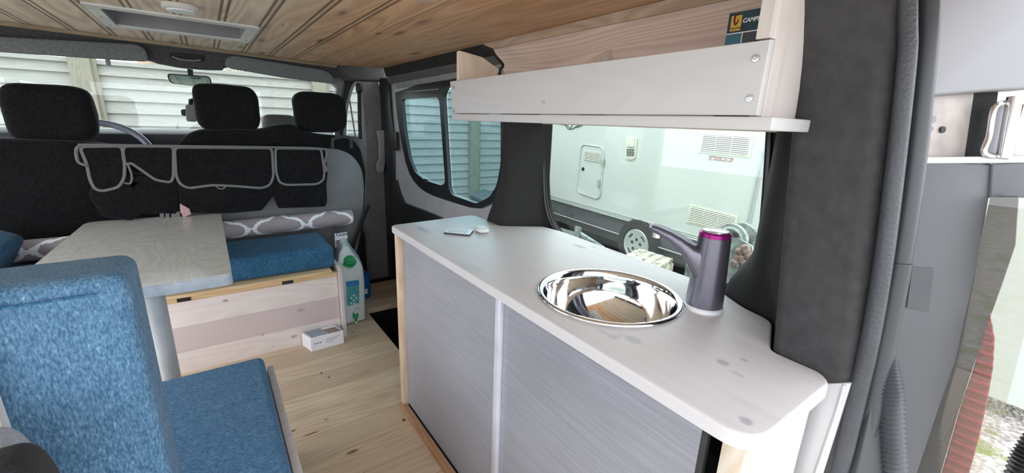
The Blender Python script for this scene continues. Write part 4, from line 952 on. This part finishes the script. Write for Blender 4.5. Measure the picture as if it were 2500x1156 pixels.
vent(CV([(1428, 367), (1468, 373), (1465, 398), (1426, 391)], .006), 6, 'door_vent', c, .06)
k_ = CV([(1424, 413)], .006)[0]
obj('door_lock', lathe([(.022, 0), (.022, .01), (.0, .012)], 16, aim(k_, -cn)), 'blackp', D)
obj('door_hinge', [plate(CV([(1471, 388), (1476, 389), (1474, 406), (1469, 405)], .012), -cn * .02), plate(CV([(1462, 438), (1467, 439), (1465, 458), (1460, 457)], .012), -cn * .02)], 'alurail', D)
S_ = obj('mains_inlet', plate(rnd(CV([(1530, 334), (1557, 335), (1553, 385), (1548, 391), (1530, 390), (1527, 380)], 0), .03, 4), -cn * .02, bev=.006), 'vent', c)
obj('flap', plate(rnd(CV([(1533, 336), (1550, 337), (1549, 360), (1531, 358)], .02), .01, 3), -cn * .02, bev=.004), 'vent', S_)
obj('grid', [plate(CV([(1532 + i * 6, 364), (1535 + i * 6, 364), (1534 + i * 6, 382), (1531 + i * 6, 382)], .021), -cn * .004) for i in range(3)] + [plate(CV([(1530, 364 + j * 6), (1549, 365 + j * 6), (1549, 368 + j * 6), (1530, 367 + j * 6)], .0215), -cn * .004) for j in range(3)], 'ventdark', S_)
stc = obj('warning_sticker', plate(CV([(1732, 380), (1791, 386), (1788, 397), (1730, 391)], 0), -cn * .002), 'rust', c)
obj('sticker_print', [plate(CV([(a, 384 + (a - 1735) * .1), (a + 7, 385 + (a - 1735) * .1), (a + 7, 389 + (a - 1735) * .1), (a, 388 + (a - 1735) * .1)], .003), -cn * .001) for a in (1737, 1762, 1775)], 'cream', stc)
obj('flank_decal', [tube(sm(CV(q, .002), 5), .007, 6) for q in ([(1365, 303), (1385, 307), (1395, 316), (1405, 310), (1420, 303)], [(1378, 303), (1390, 316), (1400, 300)], [(1400, 313), (1418, 308), (1430, 300)])], 'skirt', c)
# wheel
wc = pc0 - cn * .02
Wh = obj('wheel', lathe([(.0, -.09), (.20, -.09), (.27, -.07), (.29, -.03), (.29, .03), (.27, .07), (.19, .085), (.17, .06), (.0, .06)], 48, aim(wc + cn * .06, -cn)), 'tyre', c)
def hubcap():
    m = aim(wc + cn * .0, -cn)
    outer = [V((.165 * math.cos(a), .165 * math.sin(a), 0)) for a in [2 * PI * i / 48 for i in range(48)]]
    holes = []
    for i in range(5):
        a = 2 * PI * i / 5 + .3; holes.append([V((.06 * math.cos(a) + .020 * math.cos(q), .06 * math.sin(a) + .020 * math.sin(q), 0)) for q in [2 * PI * j / 14 for j in range(14)]])
    for i in range(4):
        a = 2 * PI * i / 4 + .8; A = [a - .3 + .6 * j / 8 for j in range(9)]
        holes.append([V((.135 * math.cos(q), .135 * math.sin(q), 0)) for q in A] + [V((.112 * math.cos(q), .112 * math.sin(q), 0)) for q in A[::-1]])
    return xf(plate(outer, (0, 0, .012), holes=holes), m)
obj('hub_cap', hubcap(), 'hub', Wh)
obj('cap_rim', tube([aim(wc, -cn) @ V((.168 * math.cos(a), .168 * math.sin(a), .004)) for a in [2 * PI * i / 48 for i in range(48)]], .012, 8, closed=True), 'hub', Wh)
# timber blocks, steady
t = thing('timber_block', onz(1585, 650, ZG), 'pale timber blocks stacked on the ground beside the caravan wheel', 'timber block')
wb = CV([(1540, 632), (1592, 621), (1628, 631), (1576, 645)], .35)
wz = sum(p.z for p in wb) / 4; wc2 = sum(wb, V()) / 4
for i in range(4):
    obj('plank', xf(box(-.17, .17, -.045, .045, -.02, .02, .004), Matrix.Translation((wc2.x, wc2.y - .15 + i * .1, wz)) @ Matrix.Rotation(.25, 4, 'Z')), 'stone2', t)
obj('support', box(wc2.x - .2, wc2.x + .15, wc2.y - .18, wc2.y + .18, ZG, wz - .02), 'stone2', t)
t = thing('caravan_step', CL(1.2, ZG), 'pale folding metal strut and bracket on the ground near the caravan skirt', 'strut')
obj('strut', tube(CV([(1412, 566), (1475, 606)], .25), .018, 8), 'galv', t)
obj('bracket', plate(CV([(1408, 552), (1420, 556), (1418, 590), (1406, 586)], .25), -cn * .03), 'galv', t)
obj('foot', plate(CV([(1340, 560), (1405, 580), (1420, 620), (1340, 600)], .30), cn * .2), 'galv', t)
obj('leg', tube([CV([(1412, 586)], .25)[0], V((*CV([(1412, 586)], .25)[0].xy, ZG))], .03, 8), 'galv', t)
# machine with toothed wheel
XM = 1.75
mc_ = onx(1815, 600, XM)
t = thing('garden_machine', V((XM, mc_.y, ZG)), 'galvanised machine with two round discs and a toothed rim seen behind the tap', 'machine')
def disc(u, v, x, rpx, teeth, mat):
    c_ = onx(u, v, x); dep = abs((RM.transposed() @ (c_ - CAM)).z); r = rpx * dep / FPX
    n = 96 if teeth else 48
    pts = [V((x, c_.y + r * (1 + (.05 if teeth and k % 2 else 0)) * math.cos(2 * PI * k / n), c_.z + r * (1 + (.05 if teeth and k % 2 else 0)) * math.sin(2 * PI * k / n))) for k in range(n)]
    return plate(pts, (.02, 0, 0)), c_, r
b_, c1_, r1_ = disc(1808, 586, XM + .06, 40, True, ''); obj('toothed_wheel', b_, 'galv', t)
b_, c2_, r2_ = disc(1783, 585, XM, 38, False, ''); obj('drum', [b_, tube([V((XM - .002, c2_.y + r2_ * .72 * math.cos(a), c2_.z + r2_ * .72 * math.sin(a))) for a in [2 * PI * i / 40 for i in range(40)]], .008, 6, closed=True)], 'galv', t)
obj('bolt', lathe([(.012, 0), (.012, .015), (0, .018)], 12, aim(onx(1798, 572, XM - .002), (-1, 0, 0))), 'blackp', t)
obj('plate', plate(P(onx, XM - .02, [(1740, 580), (1800, 582), (1835, 602), (1845, 650), (1818, 672), (1735, 640)]), (.015, 0, 0)), 'galv', t)
rr = random.Random(3)
for i in range(9):
    p = onx(1795 + rr.uniform(0, 40), 605 + rr.uniform(0, 45), XM - .03); obj('fitting', sell(p, (.014, .018, .018), .8, 12, 8), 'rust', t)
obj('casing', plate(P(onx, XM - .03, [(1775, 640), (1822, 668), (1800, 720), (1770, 800), (1700, 800), (1720, 640)]), (.3, 0, 0)), 'galv', t)
obj('stand', box(XM + .02, XM + .25, mc_.y - .15, mc_.y + .25, ZG, mc_.z - .1), 'galv', t)

# ------------------------------------------------------------------ LIGHT
w = bpy.data.worlds.new('sky'); SC.world = w; w.use_nodes = True; nt = w.node_tree
bg = nt.nodes['Background']
tcn = nt.nodes.new('ShaderNodeTexCoord'); sx = nt.nodes.new('ShaderNodeSeparateXYZ'); nt.links.new(tcn.outputs['Generated'], sx.inputs[0])
mr = nt.nodes.new('ShaderNodeMapRange'); nt.links.new(sx.outputs[1], mr.inputs[0])
mr.inputs[1].default_value = -1; mr.inputs[2].default_value = 1; mr.inputs[3].default_value = 2.05; mr.inputs[4].default_value = 2.8
nt.links.new(mr.outputs[0], bg.inputs[1]); bg.inputs[0].default_value = (.90, .945, 1.0, 1)
SC.view_settings.view_transform = 'Standard'; SC.view_settings.look = 'None'; SC.view_settings.gamma = 1; SC.view_settings.use_curve_mapping = False
SC.view_settings.exposure = .85
# ------------------------------------------------------------------ CAMERA
cam = bpy.data.cameras.new('camera'); co = bpy.data.objects.new('camera', cam); COL.objects.link(co)
cam.sensor_fit = 'HORIZONTAL'; cam.sensor_width = 36; cam.lens = FPX / 2500 * 36; cam.clip_start = .02; cam.clip_end = 100
mw = RM.to_4x4(); mw.translation = CAM; co.matrix_world = mw
SC.camera = co
SC.cycles.max_bounces = 12; SC.cycles.diffuse_bounces = 6; SC.cycles.transparent_max_bounces = 16
SC.cycles.use_denoising = True
